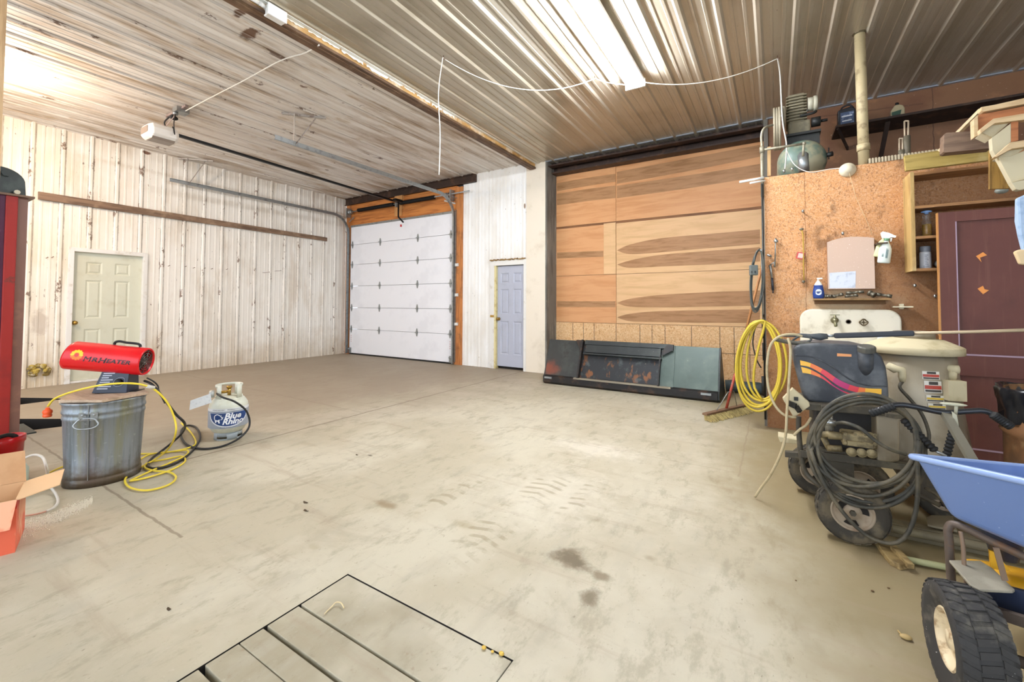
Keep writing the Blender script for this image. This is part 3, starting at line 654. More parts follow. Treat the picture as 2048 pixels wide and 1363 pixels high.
# bulb at the left
t = thing('light_bulb', (-6.9, .55, 3.3), 'warm bare bulb in a ceiling holder at the left', 'light bulb')
mb = MB(); mb.lathe([(0, 0), (.02, .004), (.03, .03), (.028, .05), (.015, .08), (.013, .1)], (-6.9, .55, 3.52), (0, 0, 1), 16); mb.build('glass_bulb', emit('bulb_glow', 'ffd9a8', 12), t)
mb = MB(); mb.lathe([(.02, 0), (.03, .02), (.05, .12), (.055, .15), (0, .15)], (-6.9, .55, 3.61), (0, 0, 1), 16); mb.build('socket', M_white, t)

# ================================================================== left wall things
M_oldb = wood('old_grey_board', '8a6f58', '5a4434', 1, 2, 14, .8, grime='b0957a')
mb = MB(); a = onX(76, 383, WL+.03); b_ = onX(76, 399, WL+.03); c1 = onX(653, 475, WL+.03); c2 = onX(653, 481, WL+.03)
mb.prism([(WL+.02, a.y, a.z), (WL+.02, c1.y, c1.z), (WL+.02, c2.y, c1.z-.085), (WL+.02, b_.y, a.z-.11)], (.04, 0, 0))
tag(mb.build('wall_board', M_oldb, bevel=.003), 'long weathered wooden board fixed across the ribbed left wall', 'board')
for i, (x, y) in enumerate(((92, 516), (103, 515), (336, 532), (369, 533.5), (386, 536), (407, 537), (422, 538), (452, 539), (525, 545), (549, 542))):
    p = onX(x, y, WL+.0); mb = MB(); L = .05 if i < 8 else .13; mb.tube([p, p+V(L*.8, L*.6 if i > 7 else .01, .012)], .004, 6); mb.ell(p+V(L*.8, L*.6 if i > 7 else .01, .012), (.007, .007, .007), 6, 4)
    tag(mb.build('nail', simple('rust', '6b4a35', .8) if i == 0 else bpy.data.materials['rust']), 'long rusty nail sticking out of the left wall below the long board' if i > 7 else 'short rusty nail in the row across the left wall', 'nail', 'long nails in the left wall' if i > 7 else 'short nails in the left wall')
# lift post
t = thing('lift_post', tuple(onZ(20, 868, 0)), 'red steel vehicle lift post with a dark top plate at the left edge', 'lift post')
LX = -5.9; ya = onX(-6, 700, LX).y; yb_ = onX(30, 700, LX).y; yt = onX(50, 398, LX).y; zt_ = onX(30, 392, LX).z
yr = onX(47, 600, LX).y-.055; y0 = onX(4, 600, LX).y; 
mb = MB(); mb.bb((LX-.3, y0, 0), (LX, yr, zt_)); mb.build('column', M_redp, t, bevel=.006)
mb = MB(); mb.bb((LX-.28, yr, 0), (LX-.03, yr+.065, zt_)); mb.build('side_flange', simple('brown_edge', '7a5648', .5, 0, '9a7058', 3, .6), t)
mb = MB(); mb.bb((LX-.25, y0-.12, 0), (LX-.015, y0, zt_)); mb.build('inner_channel', simple('dark_purple', '4a1f38', .25, .2, '6a2a4a', 3, .5), t)
mb = MB(); mb.bb((LX-.32, y0-.14, zt_), (LX+.015, yr+.10, zt_+.018)); mb.build('cap_plate', simple('plate_brown', '6b5240', .5, .3), t)
mb = MB(); k = onX(2, 350, LX-.02); rr = .16; bot = zt_+.018
pts = [(LX-.03, yr+.05, bot)]+[(LX-.03, k.y-.01+rr*math.cos(a), bot+.11+.13*math.sin(a)) for a in [math.radians(d_) for d_ in range(10, 171, 12)]]+[(LX-.03, k.y-.3, bot)]
mb.prism(pts, (-.02, 0, 0)); M_dg = simple('dark_green_metal', '2c3230', .45, .3, '454c48', 6, .6); mb.build('top_plate', M_dg, t)
mb = MB(); kk = onX(12, 346, LX-.02); mb.cyl(kk+V(.012, 0, 0), kk, .03, seg=6, smooth=False); mb.build('pivot_bolt', M_dg, t)
mb = MB(); kk = onX(33, 384, LX-.02); kk.z = bot+.02; mb.cyl(kk, kk+V(.04, 0, 0), .02, seg=8); mb.build('nut', simple('pale_metal', 'b5ac96', .5, .5), t)
mb = MB(); mb.bb((LX-.4, y0-.25, 0), (LX+.1, yr+.15, .012)); mb.build('base_plate', M_dg, t)
kk = onX(12, 60, -4.3); mb = MB(); mb.bb((-4.44, kk.y-.14, 0), (-4.3, kk.y, CEIL2-.02)); struct(mb.build('trim_15', wood('bare_post', 'c9a77c', '9c7a52', 2, 2, 12)))

# ================================================================== tub, heater, cords, tank
TC = V(-3.95, 1.035, 0)
Mt = Mat('galvanised_tub', '8b9298', .42, .5); Mt.lay('666c6e', (30, 30, 1.5), .45, .65, .7, det=5); Mt.lay('8b8a6a', (14, 14, .8), .5, .68, .7, det=5, off=4); Mt.lay('b0b4b4', 40, .6, .72, .5, det=4)
x, y, z = Mt.xyz(); g = Mt.math('ADD', Mt.math('MULTIPLY', z, -3.2), Mt.math('MULTIPLY', Mt.noise(9, 5), 1.4)); Mt.mix(Mt.ramp(g, .05, .75, .9), '5a4a36'); M_tub = Mt.out()
t = thing('galvanised_tub', tuple(TC), 'tall oval galvanised metal tub with a wooden lid board on it', 'tub')
mb = MB(); tang = math.atan2(1.035, -3.95)+PI/2
mb.lathe([(0, .012), (.178, .012), (.182, 0), (.188, 0), (.188, .045), (.182, .05), (.184, .055), (.184, .08), (.181, .085), (.196, .43), (.200, .435), (.200, .45), (.197, .455), (.198, .47), (.203, .475), (.203, .49), (.199, .495), (.201, .53), (.209, .538), (.209, .546), (.2, .55), (.19, .54), (.17, .03), (0, .03)], TC, seg=56, sx=1.0, sy=1.06, rot=0)
mb.build('body', M_tub, t)
hd = V(-TC.x, -TC.y, 0).normalized(); ht = V(-hd.y, hd.x, 0)
def tubp(ang, z, r=.197): 
    d = hd*math.cos(ang)+ht*math.sin(ang); return TC+d*r*1.03+V(0, 0, z)
def tub_ang(px):
    best = min((abs(sum(((tubp(a/50, .4)-EYE).dot(RT)/((tubp(a/50, .4)-EYE).dot(FW))*F_PX+1024-px, ))), a/50) for a in range(-70, 71)); return best[1]
ah = tub_ang(176)
mb = MB(); W_ = .24
mb.tube(spline([tubp(ah-W_*.6, .452, .215), tubp(ah-W_, .43, .225), tubp(ah-W_*1.1, .412, .23), tubp(ah-W_*.7, .396, .23), tubp(ah, .392, .23), tubp(ah+W_*.7, .396, .23), tubp(ah+W_*1.1, .412, .23), tubp(ah+W_, .43, .225), tubp(ah+W_*.6, .452, .215)], 5, closed=True), .005, 6)
mb.build('handle', M_galv, t)
mb = MB()
for s in (-.6, .6): 
    p = tubp(ah+W_*s, .465, .2); mb.box(p, (.014, .035, .05), rot=math.atan2(hd.y, hd.x)); mb.ell(p+hd*.01+V(0, 0, .01), (.008, .008, .008), 8, 5)
mb.build('handle_bracket', M_galv, t)
mb = MB(); mb.beam(tubp(ah, .05, .182), tubp(ah, .54, .2), .004, .012, up=hd); mb.build('seam', M_galv, t)
LZ = .552
mb = MB(); cs = [onZ(117, 800, LZ+.018), onZ(205, 799, LZ+.018), onZ(298, 783, LZ+.018), onZ(265, 766, LZ+.018), onZ(160, 775, LZ+.018)]
mb.prism([V(c_.x, c_.y, LZ) for c_ in cs], (0, 0, .018)); tag(mb.build('lid_board', wood('bare_plywood_lid', 'bda58c', '9c8268', 0, 3, 10), bevel=.002), 'thin wooden board lying on top of the galvanised tub', 'board')
LT = LZ+.018
# heater
ax = V(.70, .71, -.13).normalized(); HC = V(-4.01, 1.075, .805); R = .098
HL = HC-ax*.235; HR = HC+ax*.215
t = thing('propane_heater', (HC.x, HC.y, LT), 'bright red barrel-shaped propane heater standing on the tub lid', 'heater')
M_red = simple('heater_red', 'd8101a', .28); 
zx = V(0, 0, 1); sid = ax.cross(zx).normalized(); zz = sid.cross(ax)
mb = MB(); seg = 40; rings = []
def hr(tt, r, slant=0): return [HL.lerp(HR, tt)+(sid*math.cos(a)+zz*math.sin(a))*r+ax*(slant*math.sin(a)) for a in [2*PI*k/seg for k in range(seg)]]
seq = [hr(.0, R-.004, .016), hr(0, R, .016), hr(.03, R, .014), hr(.2, R), hr(.82, R), hr(.99, R), hr(1, R-.002), hr(1, R-.012), hr(.97, R-.014), hr(.05, R-.006, .014), hr(0, R-.006, .016)]
mb.add([v for r_ in seq for v in r_], [(i*seg+k, i*seg+(k+1) % seg, (i+1)*seg+(k+1) % seg, (i+1)*seg+k) for i in range(len(seq)-1) for k in range(seg)], True)
mb.build('barrel', M_red, t)
mb = MB(); mb.lathe([(0, 0), (.07, 0), (.07, .003), (0, .003)], HL+ax*.1, ax, 24); mb.cyl(HL+ax*.02, HL+ax*.1, .055, .07, 24); mb.build('nozzle', M_blackm, t)
mb = MB(); g0 = HR-ax*.008
for r in (.025, .042, .06, .077): mb.tube([g0+(sid*math.cos(a)+zz*math.sin(a))*r for a in [2*PI*k/28 for k in range(28)]], .0028, 5, closed=True)
for k in range(4): a = k*PI/4+.2; mb.tube([g0-(sid*math.cos(a)+zz*math.sin(a))*.088, g0+(sid*math.cos(a)+zz*math.sin(a))*.088], .003, 5)
mb.build('grille', simple('chromed_wire', '6a6460', .3, .8), t)
mb = MB(); mb.lathe([(0, 0), (.084, 0)], HR-ax*.05, ax, 30); mb.lathe([(.0, .03), (.026, .03), (.03, 0)], HR-ax*.05, ax, 20); mb.build('fan', M_blackm, t)
mb = MB(); hh = [HC+ax*k+zz*h for k, h in ((-.0, .1), (.005, .118), (.03, .126), (.07, .122), (.11, .122), (.15, .118), (.16, .1))]
mb.tube(spline(hh, 4), .0085, 8); mb.build('carry_handle', M_rubber, t)
# stand and control panel
mb = MB(); cb = HC+ax*.02; 
q = [cb+ax*s+sid*u for s, u in ((-.055, .035), (.11, .035), (.11, -.07), (-.055, -.07))]
lo_ = [V(p.x, p.y, LT)+ax*(-.04 if i in (0, 3) else -.0)+sid*(.03 if i < 2 else -.01) for i, p in enumerate(q)]; hi_ = [V(p.x, p.y, HC.z-.085) for p in q]
mb.add(lo_+hi_, [(0, 1, 2, 3), (7, 6, 5, 4), (0, 1, 5, 4), (1, 2, 6, 5), (2, 3, 7, 6), (3, 0, 4, 7)], False); Mn = simple('navy_panel', '1c2436', .35); mb.build('control_box', Mn, t, bevel=.003)
e0, e1, e2, e3 = lo_[0], lo_[1], hi_[1], hi_[0]; nrm = (e1-e0).cross(e3-e0).normalized(); nrm = nrm if nrm.dot(EYE-e0) > 0 else -nrm
def pf(u, v, d=.002): return e0.lerp(e1, u).lerp(e3.lerp(e2, u), v)+nrm*d
mb = MB(); 
for k in range(8): v = .88-k*.1; mb.quad(pf(.1, v), pf(.5-.08*(k % 3), v), pf(.5-.08*(k % 3), v+.045), pf(.1, v+.045))
mb.build('instruction_print', simple('print_white', 'b8bcc8', .5), t)
mb = MB(); kc = pf(.72, .5, .0); mb.lathe([(.0, .022), (.016, .022), (.02, .018), (.021, 0)], kc, nrm, 20); mb.build('control_knob', M_blackm, t)
mb = MB(); mb.tube([kc+nrm*.002+(e1-e0).normalized()*.032*math.cos(a)+(e3-e0).normalized()*.032*math.sin(a) for a in [2*PI*k/24 for k in range(24)]], .0014, 5, closed=True); mb.build('dial_ring', simple('dial_grey', 'a9adb8', .4), t)
mb = MB(); mb.box(V(HC.x, HC.y, LT+.008)+ax*.09+sid*-.02, (.16, .1, .016), rot=math.atan2(ax.y, ax.x)); mb.build('foot', M_blackm, t)
# lettering wrapped on the barrel
cam_a = math.atan2((EYE-HC).dot(zz), (EYE-HC).dot(sid))
def onbar(s, h, lift=.0015, a0=None):
    a = (cam_a if a0 is None else a0)+h/R*(1 if sid.dot(EYE-HC) > 0 else -1); return HC+ax*s+(sid*math.cos(a)+zz*math.sin(a))*(R+lift)
SGN = 1 if sid.dot(EYE-HC) > 0 else -1
aT = -.12*SGN + (0 if SGN > 0 else PI)
a_mid = cam_a-.22*SGN
mb = MB(); put_text(mb, 'M', .052, lambda x, y: onbar(x-.090, y-.014, a0=a_mid), shear=.25, sx=1.15); put_text(mb, 'R', .040, lambda x, y: onbar(x-.046, y-.010, a0=a_mid), shear=.25, sx=1.4, bold=.001); put_text(mb, 'H', .050, lambda x, y: onbar(x-.003, y-.014, a0=a_mid), shear=.25, sx=1.3, bold=.001)
put_text(mb, 'EATER', .038, lambda x, y: onbar(x+.093, y-.010, a0=a_mid), shear=.25, sx=1.3, bold=.001)
mb.build('lettering', simple('letter_black', '1c0e10', .4), t)
mb = MB()
for k in range(12):
    a = 2*PI*k/12; pts = []
    for (r, w_) in ((.010, 0), (.018, .006), (.030, .007), (.034, 0)): pts.append((r, w_))
    pl = [(r*math.cos(a)-w_*math.sin(a), r*math.sin(a)+w_*math.cos(a)) for r, w_ in pts]+[(r*math.cos(a)+w_*math.sin(a), r*math.sin(a)-w_*math.cos(a)) for r, w_ in pts[::-1]]
    mb.m = 0 if math.sin(a) > -.3 else 1
    mb.add([onbar(x*1.1-.150, y*1.1+.026, .0008, a_mid) for x, y in pl], [tuple(range(len(pl)))], False)
mb.build('sunflower_mark', [simple('mark_yellow', 'f5c423', .4), simple('mark_orange', 'ec7a1c', .4)], t)

# propane tank
TP = V(-4.19, 1.93, 0); t = thing('propane_tank', tuple(TP), 'white propane tank with a blue printed sleeve standing on the floor', 'propane tank')
M_tank = simple('tank_white', 'd6d8c8', .35, 0, 'b3b08e', 8, .3)
mb = MB(); mb.lathe([(0, .05), (.08, .052), (.12, .07), (.145, .11), (.152, .15), (.152, .27), (.145, .31), (.12, .35), (.08, .372), (.0, .378)], TP, seg=40); mb.build('tank_body', M_tank, t)
mb = MB(); seg = 24
for k in range(seg):
    a0, a1 = 2*PI*k/seg, 2*PI*(k+1)/seg; zt2 = .065; z0 = 0 if k % 4 < 3 else .0
    hole = k % 6 in (1, 2, 3)
    for (za, zb_) in (((0, .012), (.032, .07)) if hole else ((0, .07),)):
        mb.add([TP+V(math.cos(a)*r_, math.sin(a)*r_, z_) for a, r_, z_ in ((a0, .108, za), (a1, .108, za), (a1, .108, zb_), (a0, .108, zb_))], [(0, 1, 2, 3)], True)
o = mb.build('foot_ring', simple('ring_blue_grey', 'a3adb2', .4), t); b__ = o.modifiers.new('s', 'SOLIDIFY'); b__.thickness = .003
mb = MB(); va = math.atan2(-TP.y, -TP.x)
for k in range(36):
    a0, a1 = 2*PI*k/36, 2*PI*(k+1)/36; rel = (k*10+5-math.degrees(va)) % 360
    gap = 60 < rel < 120 or 240 < rel < 300 or 150 < rel < 210
    frontgap = rel < 32 or rel > 322
    for za, zb_ in (((.35, .375), (.455, .475)) if gap else ((.35, .36), ) if frontgap else ((.35, .475),)):
        mb.add([TP+V(math.cos(a)*.105, math.sin(a)*.105, z_) for a, z_ in ((a0, za), (a1, za), (a1, zb_), (a0, zb_))], [(0, 1, 2, 3)], True)
o = mb.build('collar', M_tank, t); b__ = o.modifiers.new('s', 'SOLIDIFY'); b__.thickness = .004
vd = V(math.cos(va), math.sin(va), 0); vt = V(-vd.y, vd.x, 0)
mb = MB(); mb.cyl(TP+V(0, 0, .37), TP+V(0, 0, .44), .014, seg=12); mb.cyl(TP+V(0, 0, .41), TP+V(0, 0, .41)-vt*.06+vd*.02, .012, seg=10); mb.lathe([(0, 0), (.022, 0), (.024, .012), (.018, .02), (0, .02)], TP+V(0, 0, .44), seg=14); mb.build('valve', M_brass, t)
mb = MB(); gc = TP+V(0, 0, .405)-vt*.09+vd*.03; mb.lathe([(0, 0), (.03, 0), (.034, .015), (.03, .035), (0, .04)], gc-vt*.02, -vt, 18); plabel(mb.build('regulator', simple('zinc_cast', 'b8bab4', .45, .4), t), 'dull silver regulator')
# printed sleeve
def ot(u, v, lift): a = va+u/.152; return TP+V(math.cos(a)*(.152+lift), math.sin(a)*(.152+lift), v)
Mg_ = simple('sleeve_grey', '9ca3ad', .4); Mwt = simple('sleeve_white', 'e6e8ea', .4); Mbl = simple('sleeve_blue', '1f3f78', .4); Mbk = simple('sleeve_dark', '2a3448', .4)
mb = MB(); N = 60
def patch(mb, u0, u1, flo, fhi, lift, m, n=24):
    mb.m = m
    for i in range(n):
        a, b_ = u0+(u1-u0)*i/n, u0+(u1-u0)*(i+1)/n; mb.add([ot(a, flo(a), lift), ot(b_, flo(b_), lift), ot(b_, fhi(b_), lift), ot(a, fhi(a), lift)], [(0, 1, 2, 3)], True)
patch(mb, -.26, .26, lambda u: .115, lambda u: .275, .0010, 0, 48)
patch(mb, -.26, .26, lambda u: .262, lambda u: .285, .0016, 1, 48)
def eh(u): return .085*math.sqrt(max(0, 1-(u/.13)**2))
patch(mb, -.168, .168, lambda u: .25-.125*math.sqrt(max(0, 1-(u/.168)**2)), lambda u: .249+.0*u, .0022, 1)
patch(mb, -.158, .158, lambda u: .25-.115*math.sqrt(max(0, 1-(u/.158)**2)), lambda u: .248, .0028, 2)
mb.build('printed_sleeve', [Mg_, Mwt, Mbl], t)
mb = MB(); put_text(mb, 'Blue', .068, lambda x, y: ot(x+.030, y+.198, .004), shear=.25, bold=.002, sx=1.05); put_text(mb, 'Rhino', .064, lambda x, y: ot(x+.033, y+.152, .004), shear=.25, bold=.002, sx=1.05)
# rhino: body and head outline in white with horn
rh = [(-.112, .225), (-.10, .238), (-.085, .243), (-.068, .238), (-.06, .228), (-.052, .236), (-.052, .222), (-.046, .212), (-.038, .222), (-.042, .2), (-.05, .192), (-.062, .196), (-.066, .185), (-.062, .165), (-.072, .163), (-.078, .18), (-.09, .182), (-.092, .168), (-.102, .17), (-.104, .19), (-.112, .2)]
tr = geometry.tessellate_polygon([[V(a, b_, 0) for a, b_ in rh]]); mb.add([ot(a, b_, .004) for a, b_ in rh], [tuple(q_) for q_ in tr], False)
mb.build('brand_print', simple('print_pure_white', 'f2f4f6', .4), t)
mb = MB(); put_text(mb, 'HOME DELIVERY    PROPANE EXCHANGE', .0125, lambda x, y: ot(x, y+.270, .003), sx=1.1); put_text(mb, 'IN CASE OF EMERGENCY', .010, lambda x, y: ot(x, y+.122, .003), sx=1.1); mb.build('small_print', Mbk, t)
mb = MB(); pg = gc-vt*.045
tagq = [pg+V(0, 0, -.0), pg-vt*.02+V(0, 0, .03), pg-vt*.13+V(0, 0, -.02), pg-vt*.145+V(0, 0, -.10), pg-vt*.0+V(0, 0, -.075), ]
mb.prism([p+vd*.03 for p in (pg+V(0, 0, .01), pg-vt*.14+V(0, 0, -.035), pg-vt*.145+V(0, 0, -.115), pg+vt*.01+V(0, 0, -.07))], vd*.002); plabel(mb.build('paper_tag', simple('tag_paper', 'e2e6e8', .6, 0, 'b6bcc4', 40, .5), t), 'white paper tag')
M_hose = simple('black_hose', '191919', .5)
fl = lambda x, y, z=.012: onZ(x, y, z)
hs = [HR+V(-.03, .0, -.14), onX(306, 770, -3.80), onX(330, 800, -3.72), onX(352, 828, -3.70), onX(370, 848, -3.75), fl(362, 868, .08), fl(335, 892, .03), fl(305, 915), fl(296, 928), fl(305, 936), fl(335, 932), fl(365, 918), fl(390, 895), fl(400, 873), fl(393, 855), fl(377, 850), fl(364, 858), fl(363, 875), fl(378, 891), fl(410, 897), fl(450, 890), onZ(482, 873, .06), onX(499, 850, -3.95), onX(493, 822, -3.98), onX(470, 803, -4.0), onX(445, 794, -4.05), gc+V(0, 0, .0)]
tag(MB().tube(spline(hs, 6), .0085, 8).build('gas_hose', M_hose), 'black gas hose curling from the red heater to the propane tank', 'hose')
tag(MB().tube(spline([HR+V(-.02, .01, -.12), onX(308, 763, -3.84), onX(316, 772, -3.84), onX(318, 782, -3.83), onX(330, 806, -3.80)], 6), .005, 6).build('heater_cord', M_hose), 'thin black power cord leaving the heater beside the gas hose', 'cord')
M_yc = simple('yellow_cord', 'e6cd3c', .45)
yc = [onX(96, 812, -4.17), onX(108, 798, -4.12), onX(135, 786, -4.0), onX(175, 775, -3.85), onX(215, 768, -3.74), onX(255, 766, -3.68), onX(285, 769, -3.66), onX(310, 779, -3.66), onX(335, 805, -3.66), onX(350, 840, -3.65), onX(351, 868, -3.65), fl(338, 895, .1), fl(315, 915, .03), fl(285, 932), fl(258, 948), fl(250, 962), fl(262, 975), fl(295, 980), fl(335, 970), fl(352, 955), fl(340, 944), fl(310, 941), fl(290, 935), fl(295, 925), fl(330, 918), fl(362, 912), fl(370, 922), fl(345, 938), fl(300, 953), fl(262, 961), fl(272, 955), fl(300, 942), fl(340, 925), fl(372, 910), fl(374, 900, .02), fl(350, 902), fl(300, 908), fl(262, 925), fl(200, 915), fl(120, 935), fl(60, 970)]
t = thing('extension_cord', tuple(fl(300, 950)), 'yellow extension cord with an orange plug arching over the tub and heaped beside it', 'cord')
tag_o = MB().tube(spline(yc, 6), .0065, 7).build('cord', M_yc, t)
tag_o = MB().tube(spline([fl(362, 845, .03), fl(380, 862), fl(391, 880), fl(385, 892), fl(340, 903), fl(280, 907), fl(235, 900)], 6), .0065, 7).build('cord', M_yc, t)
e = onX(95, 823, -4.17); mb = MB(); mb.lathe([(.0, .03), (.009, .028), (.012, .016), (.02, .012), (.023, 0), (.02, -.012), (.018, -.018), (.022, -.022), (.019, -.034), (0, -.036)], e, (0.05, 0, 1), 12, sx=1.15)
plabel(mb.build('plug', simple('orange_plug', 'ee5a22', .4), t), 'orange plug end')
mb = MB(); q = onX(298, 773, -3.66); mb.cyl(q-V(.0, .012, -.006), q+V(0, .03, -.012), .012, seg=10); mb.build('cord_label', M_wcord, t)

# ================================================================== bottom-left corner
t = thing('cardboard_box', tuple(onZ(10, 1103, 0)), 'open cardboard box printed red and orange at the left edge', 'box')
K = onZ(30, 1104, 0); ca = math.radians(-15); dx = V(math.cos(ca), math.sin(ca), 0); dy = V(-dx.y, dx.x, 0)     # dx towards camera, dy to the right of view
BH = .25; Lw, Dw = .34, .30
fcs = [K, K-dy*Lw, K-dy*Lw-dx*Dw, K-dx*Dw]
Mb = Mat('printed_card', 'd2321e', .5); x, y, z = Mb.xyz(); Mb.mix(Mb.ramp(z, .215, .20, 1), 'e86a4a'); Mb.lay('f4b48e', (9, 9, 5), .5, .6, .9, det=3); Mb.lay('f8d9c0', (14, 14, 3), .62, .7, .8, det=2, off=3); M_prn = Mb.out()
M_card = simple('plain_card', 'c99d72', .75, 0, 'b48658', 5, .4); M_cin = simple('card_inside', 'dcb488', .75)
mb = MB()
for i in range(4):
    a, b_ = fcs[i], fcs[(i+1) % 4]; inw = ((fcs[0]+fcs[2])/2-(a+b_)/2).normalized()*.006
    mb.m = 0; mb.quad(a, b_, b_+V(0, 0, BH), a+V(0, 0, BH)); mb.m = 1; mb.quad(a+inw, b_+inw, b_+inw+V(0, 0, BH), a+inw+V(0, 0, BH)); mb.quad(a+V(0, 0, BH), b_+V(0, 0, BH), b_+inw+V(0, 0, BH), a+inw+V(0, 0, BH))
mb.m = 1; mb.quad(*[f+V(0, 0, .006) for f in fcs]); mb.build('box_body', [M_prn, M_cin], t)
tp = [f+V(0, 0, BH) for f in fcs]
def flap(a, b_, out, mats, nm='flap'):
    m_ = MB(); n_ = (b_-a).cross(out).normalized()*.004; m_.prism([a, b_, b_+out-(b_-a)*.04, a+out+(b_-a)*.04], n_); return m_.build(nm, mats, t)
flap(tp[0], tp[3], dy*.14+V(0, 0, .03), M_cin); flap(tp[2], tp[3], -dx*.05+V(0, 0, .15), M_card); flap(tp[0], tp[1], dx*.05+V(0, 0, -.12), M_prn); flap(tp[1], tp[2], -dy*.1+V(0, 0, .02), M_card)
t = thing('red_can', tuple(onZ(10, 990, 0)), 'red plastic container with a black handle behind the cardboard box', 'container')
RCc = V(-4.52, .66, 0)
def rc(x, y, d=-4.42): return onX(x, y, d)
mb = MB(); a = rc(50, 870); cc = rc(5, 870); w2 = (a.y-cc.y); ctr = V(-4.5, cc.y+.02, 0); zt3 = a.z
mb.lathe([(0, .01), (w2*.8, .01), (w2*.85, 0), (w2*.92, zt3-.05), (w2, zt3-.04), (w2, zt3), (w2*.95, zt3), (w2*.9, zt3-.08), (w2*.8, .03), (0, .03)], ctr, seg=28); mb.build('body', simple('red_shiny_plastic', 'c8141c', .25), t)
mb = MB(); p = ctr+V(w2*.6, 0, zt3); mb.tube(spline([p+V(0, -.07, -.06), p+V(.01, -.06, .0), p+V(.01, 0, .02), p+V(.01, .04, .0), p+V(0, .05, -.05)], 6), .014, 8); mb.build('carry_handle', M_rubber, t)
mb = MB(); jc = onZ(42, 1000, 0)+V(-.1, -.02, 0); mb.lathe([(0, 0), (.06, 0), (.065, .01), (.065, .17), (.05, .2), (.02, .22), (.02, .24), (0, .24)], jc, seg=24)
tag(mb.build('plastic_jug', simple('pale_green_plastic', 'c9d4c0', .35, 0, '7fae84', 9, .6)), 'pale green plastic jug behind the right side of the cardboard box', 'jug')
t = thing('charging_cord', tuple(onZ(100, 1010, 0)), 'white cord curling out from behind the cardboard box', 'cord')
MB().tube(spline([rc(44, 924, -3.75), rc(52, 915, -3.72), rc(70, 909, -3.7), rc(86, 915, -3.66), rc(93, 935, -3.6), fl(99, 968, .06), fl(112, 988), fl(116, 1002), fl(108, 1014), fl(92, 1022)], 6), .007, 7).build('cord', M_wcord, t)
MB().tube(spline([fl(92, 1022), fl(70, 1028), fl(40, 1032)], 6), .005, 7).build('cord_tail', simple('pinkish_cord', 'c89a84', .5), t)
mb = MB(); random.seed(12)
for i in range(2600):
    u = random.random(); v = random.gauss(0, .33); px = 45+u*140; py = 1062-u*62+v*26*(1-.55*u)
    p = onZ(px, py, 0); r = random.uniform(.0015, .0045)
    mb.add([p+V(r, 0, 0), p+V(-r*.5, r*.8, 0), p+V(-r*.5, -r*.8, 0), p+V(0, 0, r*1.1)], [(0, 1, 3), (1, 2, 3), (2, 0, 3)], False)
tag(mb.build('absorbent_granules', simple('granule_white', 'e0dac8', .9)), 'scatter of white absorbent granules spilled on the floor by the box', 'granules', None, 'stuff')
# small litter on the floor
M_leaf = simple('dead_leaf', '4a3a26', .9)
for i, (x, y, s) in enumerate(((611, 1004, .02), (612, 1020, .02), (715, 909, .018), (338, 1217, .012))):
    p = onZ(x, y, .002); mb = MB(); mb.add([p+V(s*math.cos(a)*(1+.3*math.sin(3*a+i)), s*.5*math.sin(a), .004*math.cos(2*a)) for a in [k*PI/4 for k in range(8)]], [tuple(range(8))], False)
    tag(mb.build('dead_leaf', M_leaf), ('small dark leaf on the open floor, farther of a close pair', 'small dark leaf on the open floor, nearer of a close pair', 'small dark leaf on the floor right of the propane tank', 'small brown leaf near the bottom left of the floor')[i], 'leaf', 'leaves on the floor')
M_straw = simple('straw', 'd8c69a', .8)
tag(MB().tube(spline([onZ(649, 1227, .006), onZ(664, 1212, .008), onZ(672, 1204, .012), onZ(682, 1205, .01), onZ(688, 1215, .006)], 4), .0025, 5).build('straw', M_straw), 'bent pale straw lying on the pit planks', 'straw')
for i, (x, y, s) in enumerate(((968, 1294, .009), (985, 1302, .006), (1003, 1306, .010))):
    tag(MB().ell(onZ(x, y, s*.5), (s, s*.8, s*.6), 10, 6).build('corn_kernel', simple('kernel_yellow', 'd9b24c', .6) if i == 0 else bpy.data.materials['kernel_yellow']), 'yellow corn kernel in the seam at the edge of the pit cover', 'kernel', 'kernels in the seam')
# ================================================================== loader bucket
Mbk2 = Mat('bucket_paint', '2b2f2f', .42, .25); Mbk2.lay('434845', (3, 3, 3), .45, .68, .7, det=6); Mbk2.lay('241e1c', 5, .55, .7, .6, det=6, off=5); Mbk2.lay('8a8f88', 30, .68, .76, .5, det=4)
Mbk2.blob('7a3a26', -2.95, .22, .22, .16, .8, axes=(0, 2), amp=.5, soft=.8); M_bkt = Mbk2.out()
Mgr = Mat('bucket_green', '48564f', .4, .2); Mgr.lay('5f6c64', (3, 3, 3), .45, .68, .6, det=6); Mgr.lay('3c4641', 6, .6, .75, .5, det=6, off=4); Mgr.lay('a9b0a6', 26, .7, .76, .6, det=5); M_bktg = Mgr.out()
Mrs = Mat('rusty_plate', '25282b', .5, .3); Mrs.lay('7c4e2a', (9, 9, 4), .56, .64, .85, det=6); Mrs.lay('555c5c', 7, .55, .7, .6, det=5, off=7); Mrs.lay('b9a48c', 20, .68, .74, .6, det=5); M_rst = Mrs.out()
M_bdk = simple('bucket_black', '1c1a19', .5, .2, '4a3426', 8, .7)
t = thing('loader_bucket', (-1.8, 6.0, 0), 'black and green steel loader bucket lying face down against the plywood wall', 'bucket')
BX0, BX1 = -3.03, -.59
def prof(x, s=1): return [V(x, 5.84, 0), V(x, 5.80, .035), V(x, 5.80, .115), V(x, 5.83, .135), V(x, 6.03, .655), V(x, 6.07, .66), V(x, 6.48, .03), V(x, 6.48, 0)]
for x0, x1, nm in ((BX0, BX0+.02, 'side_plate'), (BX1-.02, BX1, 'side_plate')):
    mb = MB(); mb.prism(prof(x0), (x1-x0, 0, 0)); mb.build(nm, M_bkt, t, bevel=.003)
